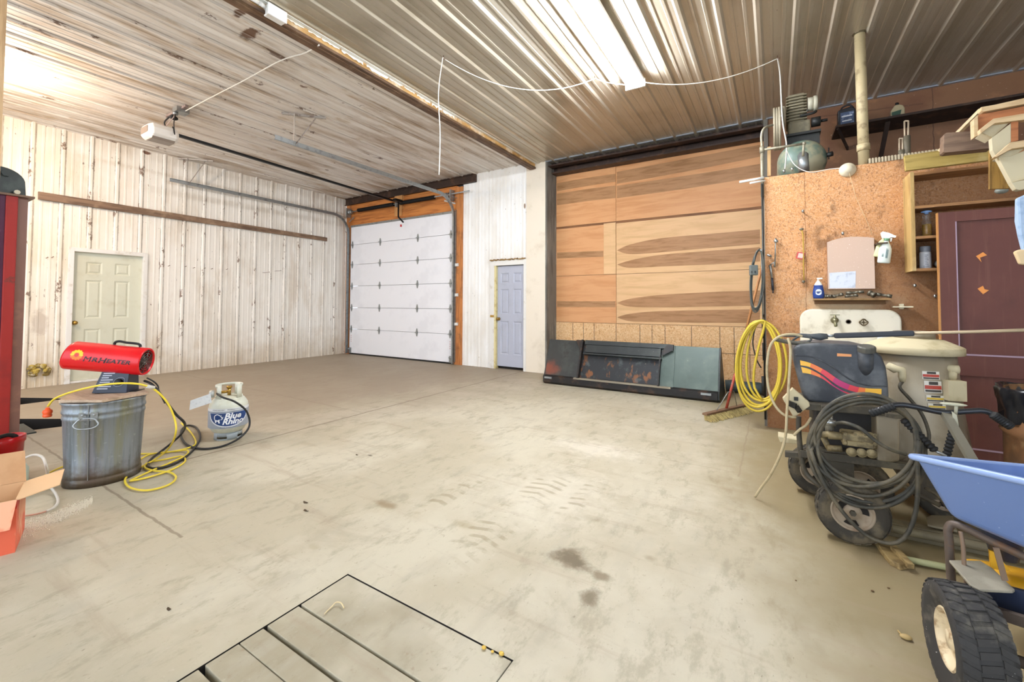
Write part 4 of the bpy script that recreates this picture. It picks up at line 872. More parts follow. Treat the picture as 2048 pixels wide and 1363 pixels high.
def slope(x0, x1, za, zb, off=0):    # strip of the sloping face between heights za, zb
    f = lambda z: 5.83+(6.03-5.83)*(z-.135)/.52
    n = V(0, -.93, .36)*off
    return [V(x0, f(za), za)+n, V(x1, f(za), za)+n, V(x1, f(zb), zb)+n, V(x0, f(zb), zb)+n]
def slab(mb, x0, x1, za, zb, o0, o1):
    A, B = slope(x0, x1, za, zb, o0), slope(x0, x1, za, zb, o1)
    mb.add(A+B, [(0, 3, 2, 1), (4, 5, 6, 7), (0, 1, 5, 4), (1, 2, 6, 5), (2, 3, 7, 6), (3, 0, 4, 7)], False)
mb = MB(); slab(mb, BX0+.02, -2.45, .135, .655, -.03, 0); mb.build('back_sheet', M_bkt, t, bevel=.002, origin=(0, 0, 0))
mb = MB(); slab(mb, -1.14, BX1-.02, .135, .655, -.03, 0); mb.build('back_sheet', M_bktg, t, bevel=.002)
mb = MB(); slab(mb, -2.45, -1.14, .135, .655, -.05, -.02); mb.build('mount_plate', M_rst, t)
mb = MB(); slab(mb, -2.42, -1.2, .60, .66, -.02, .04); slab(mb, -2.40, -1.32, .49, .60, .0, .03); slab(mb, -2.42, -1.3, .455, .475, -.02, .06); mb.build('mount_rail', M_bkt, t, bevel=.003)
mb = MB(); slab(mb, -2.47, -2.445, .12, .66, -.03, .06); mb.build('rib', M_bdk, t)
mb = MB(); slab(mb, -1.33, -1.31, .12, .50, -.03, .06); mb.build('rib', M_bdk, t)
mb = MB(); slab(mb, -1.31, -1.14, .12, .655, -.03, .006); mb.build('side_strip', M_bktg, t)
mb = MB(); A = slope(-1.33, -1.31, .46, .5, .06); mb.prism([slope(-1.30, 0, .50, 0, .05)[0], slope(-1.16, 0, .58, 0, .05)[0], slope(-1.16, 0, .65, 0, .05)[0], slope(-1.24, 0, .65, 0, .05)[0], slope(-1.30, 0, .56, 0, .05)[0]], (0, .05, 0)); mb.prism([slope(-2.47, 0, .44, 0, .05)[0], slope(-2.50, 0, .56, 0, .05)[0], slope(-2.56, 0, .65, 0, .05)[0], slope(-2.44, 0, .65, 0, .05)[0]], (0, .05, 0)); mb.build('gusset', M_bdk, t)
mb = MB(); mb.prism([V(BX0+.02, 5.82, 0), V(BX0+.02, 5.79, .03), V(BX0+.02, 5.79, .115), V(BX0+.02, 5.84, .14), V(BX0+.02, 5.88, .1), V(BX0+.02, 5.88, 0)], (BX1-BX0-.04, 0, 0)); mb.build('lower_beam', M_bdk, t, bevel=.003)
mb = MB(); mb.bb((-2.52, 5.775, .115), (-1.16, 5.85, .135)); plabel(mb.build('dust_ledge', simple('dusty_ledge', '8c8270', .8), t), 'dust-covered ledge')
for x in (BX0+.1, BX1-.15):
    mb = MB(); mb.bb((x-.06, 5.77, .085), (x+.06, 5.80, .11)); mb.build('tab', M_galv, t)
# rolled tarp behind
mb = MB(); mb.tube([V(-.6+.1*i, 6.62+.01*math.sin(i), .085+.006*math.sin(i*2)) for i in range(6)], [.078, .085, .08, .086, .08, .075], 12); tag(mb.build('rolled_tarp', simple('tarp_green', '39464a', .6, 0, '242c2e', 12, .6)), 'dark green rolled tarp on the floor behind the broom', 'tarp')

# ================================================================== broom
t = thing('push_broom', (-.4, 5.1, 0), 'push broom with straw bristles leaning at the corner of the partition', 'broom')
b0 = onZ(1409, 828, .07); b1 = onZ(1500, 807, .07); b1 = b0+(b1-b0).normalized()*.80
bd = (b1-b0).normalized(); bn = V(bd.y, -bd.x, 0)
mb = MB(); mb.beam(b0, b1, .055, .022); mb.build('block', simple('broom_block', '7a5c44', .8), t, bevel=.005)
mb = MB(); random.seed(21)
for i in range(900):
    p = b0.lerp(b1, random.uniform(.01, .99))+bn*random.uniform(-.022, .022); q = p+bn*random.uniform(.0, .09)+bd*random.uniform(-.012, .012); q.z = random.uniform(.002, .01)
    mb.beam(V(p.x, p.y, .062), q, .006, .004)
o = mb.build('bristles', wood('bristle_straw', 'c2ae74', '8f7c4c', 2, 20, 3), t); o['kind'] = 'stuff'
hb = b0.lerp(b1, .5); ht_ = V(-.10, 5.02, 1.62)
mid = hb.lerp(ht_, .26)
mb = MB(); mb.cyl(hb+V(0, 0, .005), mid, .0135, seg=12); plabel(mb.build('handle_end', simple('broom_red', 'a5412e', .5, 0, '8a7466', 12, .6), t), 'red painted lower handle')
mb = MB(); mb.cyl(mid, ht_, .0125, seg=12); mb.build('handle', wood('broom_wood', 'a8713e', '7a4c26', 2, 3, 8), t)
mb = MB(); c_ = hb.lerp(ht_, .13); mb.tube([b0.lerp(b1, .27)+V(0, 0, .01), c_-bd*.05, c_, c_+bd*.06, b0.lerp(b1, .76)+V(0, 0, .01)], .004, 6); mb.build('brace', M_galv, t)

# ================================================================== partition edge: pipes, hoses, cords
M_pipe = simple('old_pipe', '8d8672', .55, .3, '5a5040', 14, .6); M_dpipe = simple('dark_fitting', '2c2c2a', .5, .4)
t = thing('air_pipe', (-.09, 4.9, 0), 'vertical air pipe with fittings on the edge of the partition', 'pipe')
mb = MB(); mb.cyl((-.092, 4.9, .08), (-.092, 4.9, 2.42), .010, seg=10); mb.build('riser', M_dpipe, t)
xr = onY(1524, 300, 4.95).x; zt_ = onY(1523, 300, 4.95).z; tee = V(xr, 4.95, zt_)
mb = MB(); mb.cyl((xr, 4.95, 2.3), tee, .016, seg=12); mb.cyl(tee, onY(1608, 287, 4.95), .012, seg=10); mb.cyl(tee-V(0, 0, .03), tee+V(0, 0, .03), .022, seg=12); e1 = onY(1608, 287, 4.95); mb.cyl(e1+V(0, 0, .012), onY(1606, 312, 4.95), .011, seg=10); mb.ell(e1, (.018, .018, .018), 10, 6)
mb.tube(spline([tee+V(0, 0, .03), onY(1523, 270, 4.95), onY(1529, 256, 4.97), onY(1545, 250, 5.1)], 6), .012, 10); mb.build('pipework', M_pipe, t)
mb = MB(); mb.cyl(onY(1523.5, 498, 4.88), onY(1526.5, 640, 4.88), .009, seg=10); plabel(mb.build('chrome_tube', M_galv, t), 'shiny steel tube')
mb = MB()
for y0, y1, r in ((646, 660, .014), (664, 676, .017), (685, 720, .008), (752, 790, .014)): mb.cyl(onY(1526, y0, 4.88), onY(1527, y1, 4.88), r, seg=10)
mb.build('coupling', M_dpipe, t)
mb = MB(); mb.cyl(onZ(1479, 364, 2.46), onY(1528, 355, 4.92), .012, seg=12); tag(mb.build('white_tube', simple('white_pvc', 'e8e8e2', .4)), 'longer white plastic tube poking out left of the partition top', 'tube')
mb = MB(); mb.cyl(onZ(1500, 366, 2.43), onY(1530, 361, 4.92), .009, seg=12); tag(mb.build('white_tube', bpy.data.materials['white_pvc']), 'shorter white plastic tube directly under the longer one', 'tube')
def E_(px, py, Y=4.86): return onY(px, py, Y)
# yellow air hose coil
pts = []; turns = 5; nn = 26
for i in range(turns*nn):
    k = i/nn; a = 2*PI*k-PI/2; f = k/turns
    cx = 1521+6*math.sin(k*2.3); rx = 36+12*f*(1 if math.cos(a) > 0 else .95)-4*math.sin(k*1.7); top = 640+5*f; bot = 792+32*((k*.37) % 1)
    cy = (top+bot)/2; ry = (bot-top)/2; sq = math.sin(a)
    pts.append(E_(cx+rx*math.cos(a)*(1+.12*sq), cy+ry*sq, 4.84-.012*(k % 3)-.008*k))
pts += [E_(1530, 642, 4.78), E_(1518, 690, 4.80), E_(1508, 740, 4.81), E_(1509, 775, 4.82), E_(1525, 800, 4.80)]
tag(MB().tube(spline(pts, 2), .0115, 8).build('air_hose', simple('yellow_hose', 'cfb53a', .45)), 'coiled yellow air hose hanging at the edge of the partition', 'hose')
mb = MB(); mb.tube(spline([E_(1527, 632, 4.93), E_(1527, 634, 4.80), E_(1527, 628, 4.76)], 4), .006, 6); tag(mb.build('hose_hook', M_dpipe), 'dark hook carrying the yellow hose coil', 'hook')
t = thing('drop_cord', tuple(E_(1512, 560)), 'dark coiled extension cord with a grey outlet head hanging left of the partition edge', 'cord')
pts = []
for i in range(4*22):
    k = i/22; a = 2*PI*k-PI/2; top = 500; bot = 615+10*((k*.6) % 1); cx = 1514+(bot-0)*0; s = math.sin(a)
    pts.append(E_(1515-2*s*2+(9+3*(k % 2))*math.cos(a), (top+bot)/2+(bot-top)/2*s, 4.86-.01*k))
MB().tube(spline(pts, 2), .007, 7).build('coil', simple('grey_cord', '4c4f4a', .6), t)
MB().tube(spline([E_(1520, 497, 4.84), E_(1512, 505, 4.8), E_(1508, 525, 4.78)], 4), .006, 7).build('lead', bpy.data.materials['grey_cord'], t)
a = E_(1507, 540, 4.78); mb = MB(); mb.box(a, (.07, .05, .1), rot=.3); mb.build('outlet_head', simple('outlet_grey', '626864', .5), t, bevel=.008)
mb = MB(); 
for s in (-.015, .015): mb.box(a+V(s, -.03, -.02), (.006, .01, .02), rot=.3)
mb.build('socket_slot', M_blackm, t)
tag(MB().tube(spline([E_(1516, 640, 4.9), E_(1508, 665, 4.86), E_(1506, 690, 4.86), E_(1514, 720, 4.86), E_(1522, 735, 4.88)], 5), .006, 7).build('black_hose', M_hose), 'thin black hose looping out of the yellow coil', 'hose')

# ================================================================== things on the partition
M_chr = simple('worn_chrome', 'a9aaa6', .3, .85, '6a6a64', 20, .5)
OF = OY-.0
def O(px, py, d=.03): return onY(px, py, OF-d)
t = thing('ceiling_rose', tuple(O(1695, 340)), 'round off-white lamp base on the top edge of the partition', 'lamp base')
mb = MB(); c = O(1695, 340, 0); mb.lathe([(0, .05), (.03, .05), (.035, .04), (.05, .03), (.064, .012), (.066, 0), (0, 0)], c, (0, -1, 0), 28); mb.build('base', simple('dusty_plastic', 'cfc4aa', .6), t)
mb = MB(); mb.tube([c+V(.005, -.04, -.03), O(1712, 395, .02), O(1735, 445, .02), O(1744, 470, .02)], .0018, 5); mb.build('pull_string', simple('string', 'c9b088', .8), t)
mb = MB(); a = O(1653, 484, 0); b_ = O(1748, 577, 0); pts = [V(a.x, OF, b_.z), V(b_.x, OF, b_.z)]
pk = O(1700, 473, 0).z; zr = O(1747, 478, 0).z; zl = O(1652, 482, 0).z
zr = pk-.03; zl = pk-.045
top = [V(a.x+(b_.x-a.x)*i/12, OF, (zl+(zr-zl)*i/12)+.03*math.sin(PI*(i/12)**.9)) for i in range(13)][::-1]
poly = pts+top
t = thing('wall_mirror', tuple(O(1700, 525)), 'arched frameless mirror above the sink, dusty and with a pinkish reflection painted in', 'mirror')
mb.prism(poly, (0, -.045, 0)); mb.build('backing_box', simple('mirror_back', '8a5c3c', .7), t)
Mm = Mat('dusty_painted_reflection', 'bfa28c', .3, .15); Mm.lay('f0ddd0', 90, .68, .74, .8, det=2); x, y, z = Mm.xyz()  # pinkish reflection put into the base colour; pale specks are dust
M_mir = Mm.out()
mb = MB(); mb.prism([p+V(0, -.046, 0) for p in poly], (0, -.004, 0)); mb.build('glass', M_mir, t)
mb = MB(); zz1 = O(1700, 545, 0).z; zz2 = O(1700, 576, 0).z; mb.quad(*[V(x, OF-.0515, z) for x, z in ((a.x+.012, zz2), (a.x+.2, zz2), (a.x+.205, zz1+.01), (a.x+.012, zz1))]); mb.build('painted_reflection_patch', simple('mirror_grey', 'b4b4b8', .3, .5, '8e8e94', 20, .6), t)  # grey patch laid on the glass as a painted reflection
# soap shelf
t = thing('soap_shelf', tuple(O(1700, 597)), 'narrow wooden shelf under the mirror holding pipe fittings', 'shelf')
s0 = O(1626, 597, 0); s1 = O(1776, 597, 0); SZ = s0.z
mb = MB(); mb.bb((s0.x, OF-.11, SZ-.014), (s1.x, OF, SZ)); mb.build('board', simple('shelf_wood', '9c7a4c', .7, 0, '5c4426', 8, .6), t); mb = MB(); mb.bb((s0.x+.01, OF-.02, SZ-.05), (s1.x-.02, OF, SZ-.014)); mb.build('cleat', simple('cleat_dark', '6a4c2c', .8), t)
c = O(1637, 594, .06); c.z = SZ
t = thing('dish_soap', tuple(c), 'blue dish soap bottle with a white pump at the left end of the shelf', 'bottle')
mb = MB(); mb.lathe([(0, 0), (.036, 0), (.042, .01), (.045, .05), (.04, .09), (.034, .125), (.02, .15), (.014, .155)], c, seg=24, sy=.6); mb.build('bottle', simple('soap_blue', '1f3f86', .15), t)
mb = MB(); mb.lathe([(.034, .124), (.02, .151), (.014, .156), (.014, .165), (0, .165)], c+V(0, 0, .0005), seg=20, sy=.62); mb.cyl(c+V(0, 0, .16), c+V(0, 0, .185), .007, seg=8); mb.box(c+V(.012, -.01, .188), (.045, .014, .012), rot=-.4); mb.build('pump', simple('soap_white', 'e6e4da', .4), t)
def obot(cc, R_, sy): return lambda x, y: cc+V(R_*math.sin(x/R_), -R_*sy*math.cos(x/R_)-.0022, y)
mb = MB(); fn = obot(c, .0445, .6); n = 16; mb.add([fn(.026*math.cos(q*2*PI/n), .06+.028*math.sin(q*2*PI/n)) for q in range(n)], [tuple(range(n))], False); mb.build('label', simple('soap_label', 'dfe8f4', .4), t)
mb = MB(); fn2 = lambda x, y: fn(x, y)+V(0, -.0012, 0); put_text(mb, 'DAWN', .018, lambda x, y: fn2(x, y+.056), bold=.0006); mb.build('lettering', simple('soap_dark', '16264e', .4), t)
M_fit = simple('greasy_fitting', '6f6a5c', .45, .6, '3a352c', 20, .6)
for i, (x0, y0, x1, y1, r, l) in enumerate(((1650, 592, 1664, 592, .018, 'short grey pipe nipple next to the soap bottle'), (1665, 593, 1686, 588, .016, 'greasy brass valve fitting second from the soap bottle'), (1690, 592, 1716, 590, .014, 'flat grey wrench-like fitting at the middle of the shelf'), (1692, 586, 1728, 583, .014, 'slanted pipe stub resting on the other fittings'), (1738, 585, 1750, 592, .026, 'fat elbow fitting on the right half of the shelf'), (1752, 588, 1784, 595, .017, 'long open-ended pipe piece overhanging the right end of the shelf'))):
    mb = MB(); A = O(x0, y0, .05); B = O(x1, y1, .075); A.z = max(A.z, SZ+r); B.z = max(B.z, SZ+r)
    mb.tube([A, A.lerp(B, .3), A.lerp(B, .31), A.lerp(B, .7), A.lerp(B, .71), B], [r, r, r*.7, r*.7, r, r*.95], 10); tag(mb.build('pipe_fitting', M_fit), l, 'fitting', 'pipe fittings on the shelf')
# sink
M_pc = simple('porcelain', 'e2dac4', .3, 0, '9c8a62', 6, .55, .5, .68)
t = thing('sink', tuple(O(1700, 690)), 'old stained white porcelain sink with a tall rounded backsplash', 'sink')
a = O(1600, 690, 0); b_ = O(1801, 622, 0); SX0, SX1, STZ, SBZ = a.x, b_.x, 1.17, .80; r = .10
pl = [V(SX0, OF, SBZ), V(SX1, OF, SBZ)]+[V(SX1-r+r*math.cos(q), OF, STZ-r+r*math.sin(q)) for q in [PI/2*i/8 for i in range(9)]]+[V(SX0+r-r*math.sin(q), OF, STZ-r+r*math.cos(q)) for q in [PI/2*i/8 for i in range(9)]]
mb = MB(); mb.prism(pl, (0, -.045, 0)); mb.build('backsplash', M_pc, t, bevel=.015, bseg=3)
mb = MB(); x0, x1, y0, y1 = SX0, SX1, OF-.42, OF-.04; zt0, zb0 = .84, .66
o_ = [V(x0, y0, zt0), V(x1, y0, zt0), V(x1, y1, zt0), V(x0, y1, zt0)]; i_ = [V(x0+.05, y0+.05, zt0), V(x1-.05, y0+.05, zt0), V(x1-.05, y1-.03, zt0), V(x0+.05, y1-.03, zt0)]; d_ = [V(x0+.09, y0+.09, zb0+.02), V(x1-.09, y0+.09, zb0+.02), V(x1-.09, y1-.06, zb0+.02), V(x0+.09, y1-.06, zb0+.02)]; u_ = [V(x0+.04, y0+.04, zb0), V(x1-.04, y0+.04, zb0), V(x1-.04, y1, zb0), V(x0+.04, y1, zb0)]
mb.add(o_+i_+d_+u_, [(0, 1, 5, 4), (1, 2, 6, 5), (2, 3, 7, 6), (3, 0, 4, 7), (4, 5, 9, 8), (5, 6, 10, 9), (6, 7, 11, 10), (7, 4, 8, 11), (8, 9, 10, 11), (1, 0, 12, 13), (2, 1, 13, 14), (3, 2, 14, 15), (0, 3, 15, 12), (15, 14, 13, 12)], False); mb.build('basin', M_pc, t, bevel=.012)
c = O(1669, 640, .045); mb = MB(); mb.lathe([(0, 0), (.03, 0), (.03, .012), (.018, .02), (.018, .06), (0, .06)], c, (0, -1, 0), 16); mb.cyl(c+V(0, -.045, 0), c+V(0, -.045, .045), .01, seg=10); mb.beam(c+V(-.035, -.045, .05), c+V(.035, -.045, .05), .01, .008); mb.cyl(c+V(0, -.055, -.005), c+V(0, -.09, -.05), .013, seg=10); mb.build('faucet', simple('tarnished_tap', '8f8a6c', .4, .7, '4f5a3c', 12, .6), t)
c = O(1697, 643, .046); mb = MB(); mb.lathe([(.0, -.001), (.014, -.001), (.017, .002), (.021, .0)], c, (0, -1, 0), 18); mb.build('tap_hole', simple('hole_brown', '4a3c2c', .6), t)
c = O(1726, 644, .05); mb = MB(); mb.cyl(c+V(0, .01, 0), c+V(0, -.03, 0), .009, seg=8); mb.tube([c+V(.026*math.cos(q)*(1+.12*math.cos(4*q)), -.035, .026*math.sin(q)*(1+.12*math.cos(4*q))) for q in [2*PI*i/32 for i in range(32)]], .006, 6, closed=True); mb.beam(c+V(-.026, -.035, 0), c+V(.026, -.035, 0), .007, .007); mb.beam(c+V(0, -.035, -.026), c+V(0, -.035, .026), .007, .007); mb.build('tap_handle', simple('tap_bronze', '5a4c34', .45, .6), t)
c = V(O(1761, 688).x+.0, OF-.15, .91); mb = MB(); mb.ell(c, (.042, .042, .045), 20, 12); o = tag(mb.build('soap_ball', simple('glossy_white', 'dfe4ea', .15)), 'round white bottle top with a blue mark standing in the sink', 'bottle')
mb = MB(); mb.lathe([(0, 0), (.05, 0), (.05, .05), (.03, .07), (0, .07)], V(c.x, c.y, .845-.005), seg=20); mb.build('bottle_body', bpy.data.materials['glossy_white'], o)
mb = MB(); mb.quad(*[c+V(x, -.0435, z) for x, z in ((.0, -.008), (.028, -.004), (.028, .006), (.0, .004))]); mb.build('blue_mark', simple('mark_blue', '33507c', .4), o)
mb = MB(); a = O(1786, 620, .07); b_ = O(1822, 612, .0); mb.bb((a.x, OF-.08, b_.z-.012), (b_.x, OF-.02, b_.z+.0)); mb.bb((a.x+.05, OF-.03, b_.z-.025), (a.x+.08, OF, b_.z+.02)); tag(mb.build('soap_dish', simple('cream_dish', 'd6ccae', .5), bevel=.003), 'cream soap dish on the partition right of the shelf', 'soap dish')
# spray bottles
def spray(px, py, Y, tilt, s, liquid, label, sub):
    t = thing('spray_bottle', tuple(onY(px, py, Y)), label, 'bottle', 'spray bottles beside the mirror'); o = onY(px, py, Y); Rm = Matrix.Rotation(tilt, 3, 'Y')
    f = lambda v: o+Rm @ (V(v.x, v.y, v.z)*s)
    mb = MB(); mb.lathe([(0, 0), (.036, 0), (.042, .01), (.042, .09), (.04, .12), (.03, .15), (.016, .175), (.014, .19)], (0, 0, 0), seg=24, sy=.6); mb.xf(f); mb.build('bottle', liquid, t)
    mb = MB(); mb.lathe([(.0, .187), (.019, .187), (.019, .205), (.0, .205)], (0, 0, 0), seg=16); mb.xf(f); mb.build('collar', simple('cap_green', '6fa07a', .4) if 'cap_green' not in bpy.data.materials else bpy.data.materials['cap_green'], t)
    mb = MB(); mb.prism([(-.03, -.012, .205), (.015, -.012, .205), (.02, -.012, .215), (.052, -.012, .213), (.055, -.012, .228), (.02, -.012, .24), (-.028, -.012, .245), (-.04, -.012, .23)], (0, .024, 0)); mb.prism([(.02, -.004, .213), (.034, -.004, .208), (.03, -.004, .18), (.024, -.004, .18)], (0, .008, 0)); mb.xf(f); mb.build('trigger', simple('trigger_white', 'eef0ea', .35) if 'trigger_white' not in bpy.data.materials else bpy.data.materials['trigger_white'], t)
    if sub:
        mb = MB(); g = lambda x, z: V(.0425*math.sin(x/.0425), -.0258*math.cos(x/.0425)-.0012, z)
        for x0, x1, z0, z1, k in ((.002, .018, .04, .12, 0), (-.022, -.010, .05, .08, 0)): 
            for q in range(4): w_ = (x1-x0)/4; mb.quad(*[g(*p) for p in ((x0+q*w_, z0), (x0+q*w_+w_*.6, z0), (x0+q*w_+w_*.6, z1-.01*(q % 2)), (x0+q*w_, z1-.01*(q % 2)))])
        mb.xf(f); mb.build('label_print', simple('print_slate', '5f7f84', .5), t)
    return t
spray(1757, 514, OY-.05, .25, .92, simple('spray_yellowish', 'dde0a8', .3), 'white and green spray bottle hanging behind another beside the mirror', False)
spray(1767, 526, OY-.11, .12, 1.05, simple('spray_milky', 'd9e2da', .3), 'milky spray bottle in front, hanging right of the mirror', True)
mb = MB(); a = O(1748, 487, 0); mb.bb((a.x, OF-.14, a.z-.02), (a.x+.07, OF, a.z-.008)); tag(mb.build('bottle_bracket', simple('bracket_dark', '4c3a28', .7)), 'small dark bracket holding the spray bottles', 'bracket')
# hooks, chain, tools
def hook(px, py, lab):
    c = O(px, py, 0); mb = MB(); mb.tube([c, c+V(0, -.05, 0), c+V(0, -.06, .012)], .005, 6); mb.ell(c+V(0, -.055, 0), (.012, .012, .016), 8, 6); tag(mb.build('wall_hook', bpy.data.materials['worn_chrome']), lab, 'hook')
hook(1605, 424, 'small metal hook highest on the partition seam'); hook(1568, 345, 'left of two tiny hooks at the partition top'); hook(1584, 341, 'right of two tiny hooks at the partition top'); hook(1684, 468, 'small knob on the wall just above the mirror'); hook(1826, 571, 'left of two dark knobs under the shelf cabinet'); hook(1866, 592, 'right of two dark knobs under the shelf cabinet')
t = thing('hanging_strap', tuple(O(1606, 458)), 'yellow strap with a small red tag hanging on the partition', 'strap')
mb = MB(); mb.tube([O(1603, 458), O(1606, 470), O(1607, 500), O(1607, 530), O(1608, 560)], .006, 6); mb.build('strap', simple('strap_yellow', 'b8963c', .7), t)
mb = MB(); mb.ell(O(1607, 563), (.014, .014, .014), 10, 6); mb.ell(O(1603, 458), (.02, .012, .012), 10, 6); mb.build('end_bead', M_fit, t)
mb = MB(); c = O(1601, 511, .025); mb.box(c, (.065, .008, .065), rot=Matrix.Rotation(.25, 3, 'Y')); mb.build('red_tag', simple('tag_red', 'b5403a', .5), t); mb = MB(); mb.box(c+V(0, -.006, 0), (.04, .004, .045), rot=Matrix.Rotation(.25, 3, 'Y')); mb.build('tag_face', simple('tag_face', 'd8b8ac', .5), t)
mb = MB(); mb.tube([O(1551, 476), O(1551, 490), O(1550, 534)], [.008, .006, .007], 8); mb.lathe([(.0, 0), (.018, 0), (.018, .014), (0, .014)], O(1552, 482, .03), (0, -1, 0), 14); tag(mb.build('ratchet', M_chr), 'chrome ratchet wrench hanging upright on the partition', 'wrench')
t = thing('air_gun', tuple(O(1545, 560)), 'slim chrome and dark handled tool hanging below the ratchet', 'tool')
mb = MB(); mb.tube([O(1540, 530), O(1542, 540), O(1544, 556)], [.014, .010, .010], 8); mb.tube([O(1540, 530), O(1548, 524), O(1549, 533)], .008, 6); mb.build('head', M_chr, t)
mb = MB(); mb.tube([O(1544, 556), O(1546, 580)], [.011, .012], 8); mb.cyl(O(1546, 580), O(1546, 586), .006, seg=8); mb.build('grip', simple('grip_dark', '2a2c34', .4), t)
mb = MB(); c = O(1539, 511, .03); mb.tube([c+V(-.02, 0, .012), c, c+V(.02, 0, -.01)], .010, 8); mb.ell(c+V(.0, -.01, 0), (.015, .012, .012), 10, 6); tag(mb.build('quick_coupler', M_chr), 'small chrome coupler between the pipe and the ratchet', 'coupler')

# ================================================================== cabinet, door, lumber on the right
M_cabL = wood('cabinet_pine', 'b99a60', '8f6f3c', 2, 2, 10, .8, grime='d9c08c'); M_cabD = wood('cabinet_dark', '5c4028', '3c281a', 0, 3, 8, .8); M_edge = wood('shelf_edge', '9a6f42', '6d4a2a', 0, 3, 10, .8)
t = thing('open_cabinet', (1.4, 4.82, 1.49), 'open wooden shelf cabinet fixed on the partition behind the brown door', 'cabinet')
CX0, CX1, CYF = .98, 2.1, 4.70
mb = MB(); mb.bb((CX0-.012, CYF, 1.49), (CX0+.012, OY-.002, 2.31)); mb.build('side_panel', M_cabL, t)
for z in (2.29, 2.015, 1.765, 1.50):
    mb = MB(); mb.bb((CX0+.012, CYF+.002, z-.012), (CX1, OY-.004, z+.01)); mb.build('shelf_board', M_edge, t)
mb = MB(); mb.bb((CX1, CYF, 1.49), (CX1+.02, OY-.002, 2.31)); mb.build('side_panel', M_cabL, t)
c = onY(1854, 472, 4.80); c.z = 1.776
t = thing('glass_flask', tuple(c), 'clear glass flask of amber liquid with a blue stopper on the middle shelf', 'flask')
mb = MB(); mb.lathe([(0, .0), (.028, .0), (.03, .004), (.03, .12), (.024, .14), (.022, .15), (.026, .17), (.027, .185), (.02, .19)], c, seg=24); mb.build('glass', glassy('flask_glass', 'f2f4f4', .03, .95), t)
mb = MB(); mb.lathe([(0, .004), (.027, .004), (.027, .105), (0, .105)], c, seg=24); mb.build('amber_oil', simple('amber', 'c9961e', .15), t)
mb = MB(); mb.lathe([(0, .185), (.012, .185), (.014, .2), (.034, .205), (.034, .213), (.015, .22), (0, .22)], c, seg=20); mb.build('stopper', simple('stopper_blue', '8fb4e6', .3), t)
c = onY(1851, 533, 4.80); c.z = 1.512
t = thing('spray_can', tuple(c), 'white and grey aerosol spray can on the bottom shelf', 'spray can')
mb = MB(); mb.lathe([(0, 0), (.036, 0), (.037, .004), (.037, .13), (.034, .14), (0, .14)], c, seg=28); mb.build('can', simple('can_white', 'd4d4d6', .35), t)
mb = MB(); mb.lathe([(.0345, .139), (.036, .145), (.036, .18), (.033, .185), (0, .185)], c, seg=28); mb.build('cap', simple('can_grey', '82848a', .4), t)
mb = MB()
for k in range(7): z = .03+k*.013; mb.add([c+V(.0377*math.sin(q), -.0377*math.cos(q), z+dz) for dz in (0, .005) for q in (-.3, -.1, .1, .3-(k % 3)*.12)], [(0, 1, 5, 4), (1, 2, 6, 5), (2, 3, 7, 6)], False)
for k in range(6): q0 = -.5+k*.16; mb.add([c+V(.0377*math.sin(q), -.0377*math.cos(q), z) for z in (.008, .024) for q in (q0, q0+.07)], [(0, 1, 3, 2)], False)
mb.build('label_print', simple('can_print', '7c7c84', .5), t)
mb = MB(); c = onY(1878, 521, 4.84); c.z = 1.512+.035; mb.lathe([(0, 0), (.02, .0), (.026, .006), (.035, .008), (.035, .08), (0, .08)], c+V(0, -.08, 0), (0, 1, 0), 24); tag(mb.build('tin_on_side', simple('tin', '9a9a94', .3, .6)), 'round tin lying on its side beside the spray can', 'tin')
# brown door leaning in front
t = thing('brown_door', (1.5, 4.58, 0), 'tall dull red-brown panel door standing in front of the cabinet', 'door')
Md = Mat('brown_door_paint', '5a2f26', .6); Md.lay('6a3c30', 2, .45, .7, .7, det=6); Md.lay('42221a', 3, .58, .75, .6, det=6, off=4); Md.lay('744a3c', (40, 40, 2), .55, .75, .35, det=3); M_bd = Md.out()
DX0 = onY(1880, 560, 4.56).x; DX1 = DX0+.82; DT = onY(1880, 425, 4.56).z; YD = 4.56
zA = onY(1950, 440, YD).z; zB = onY(1950, 708, YD).z; zC = onY(1950, 752, YD).z; zD = onY(1950, 896, YD).z
pxs = onY(1915, 600, YD).x
mb = MB()
for x0, x1, z0, z1 in ((DX0, pxs, .01, DT), (DX1-.11, DX1, .01, DT), (pxs, DX1-.11, zA, DT), (pxs, DX1-.11, zC, zB), (pxs, DX1-.11, .01, zD), ): mb.bb((x0, YD, z0), (x1, YD+.04, z1))
mb.build('frame', M_bd, t)
mb = MB(); mb.bb((pxs, YD+.014, zB), (DX1-.11, YD+.03, zA)); mb.build('panel', M_bd, t); mb = MB(); mb.bb((pxs, YD+.014, zD), (DX1-.11, YD+.03, zC)); mb.build('panel', M_bd, t)
mb = MB(); mb.bb((DX0-.006, YD-.001, .01), (DX0, YD+.04, DT)); mb.build('edge_strip', simple('worn_edge', 'b07c44', .6), t)
Ml = simple('painted_highlight', '9c8494', .4); mb = MB(); mb.bb((pxs-.001, YD-.003, zB-.01), (pxs+.006, YD+.002, zA)); mb.bb((pxs, YD-.003, zB-.012), (DX1-.11, YD+.002, zB)); mb.bb((pxs, YD-.003, zD-.012), (DX1-.11, YD+.002, zD)); mb.build('edge_highlight', Ml, t)  # pale purple strips painted as highlights along the panel edges
M_tape = simple('orange_tape', 'd98a3a', .5); 
for pts in (((1952, 512), (1966, 504), (1974, 510), (1960, 515), (1963, 524)), ((1955, 577), (1966, 571), (1969, 578), (1978, 580), (1966, 588))):
    mb = MB(); mb.prism([onY(x, y, YD+.012) for x, y in pts], (0, -.001, 0)); mb.build('tape_corner', M_tape, t)
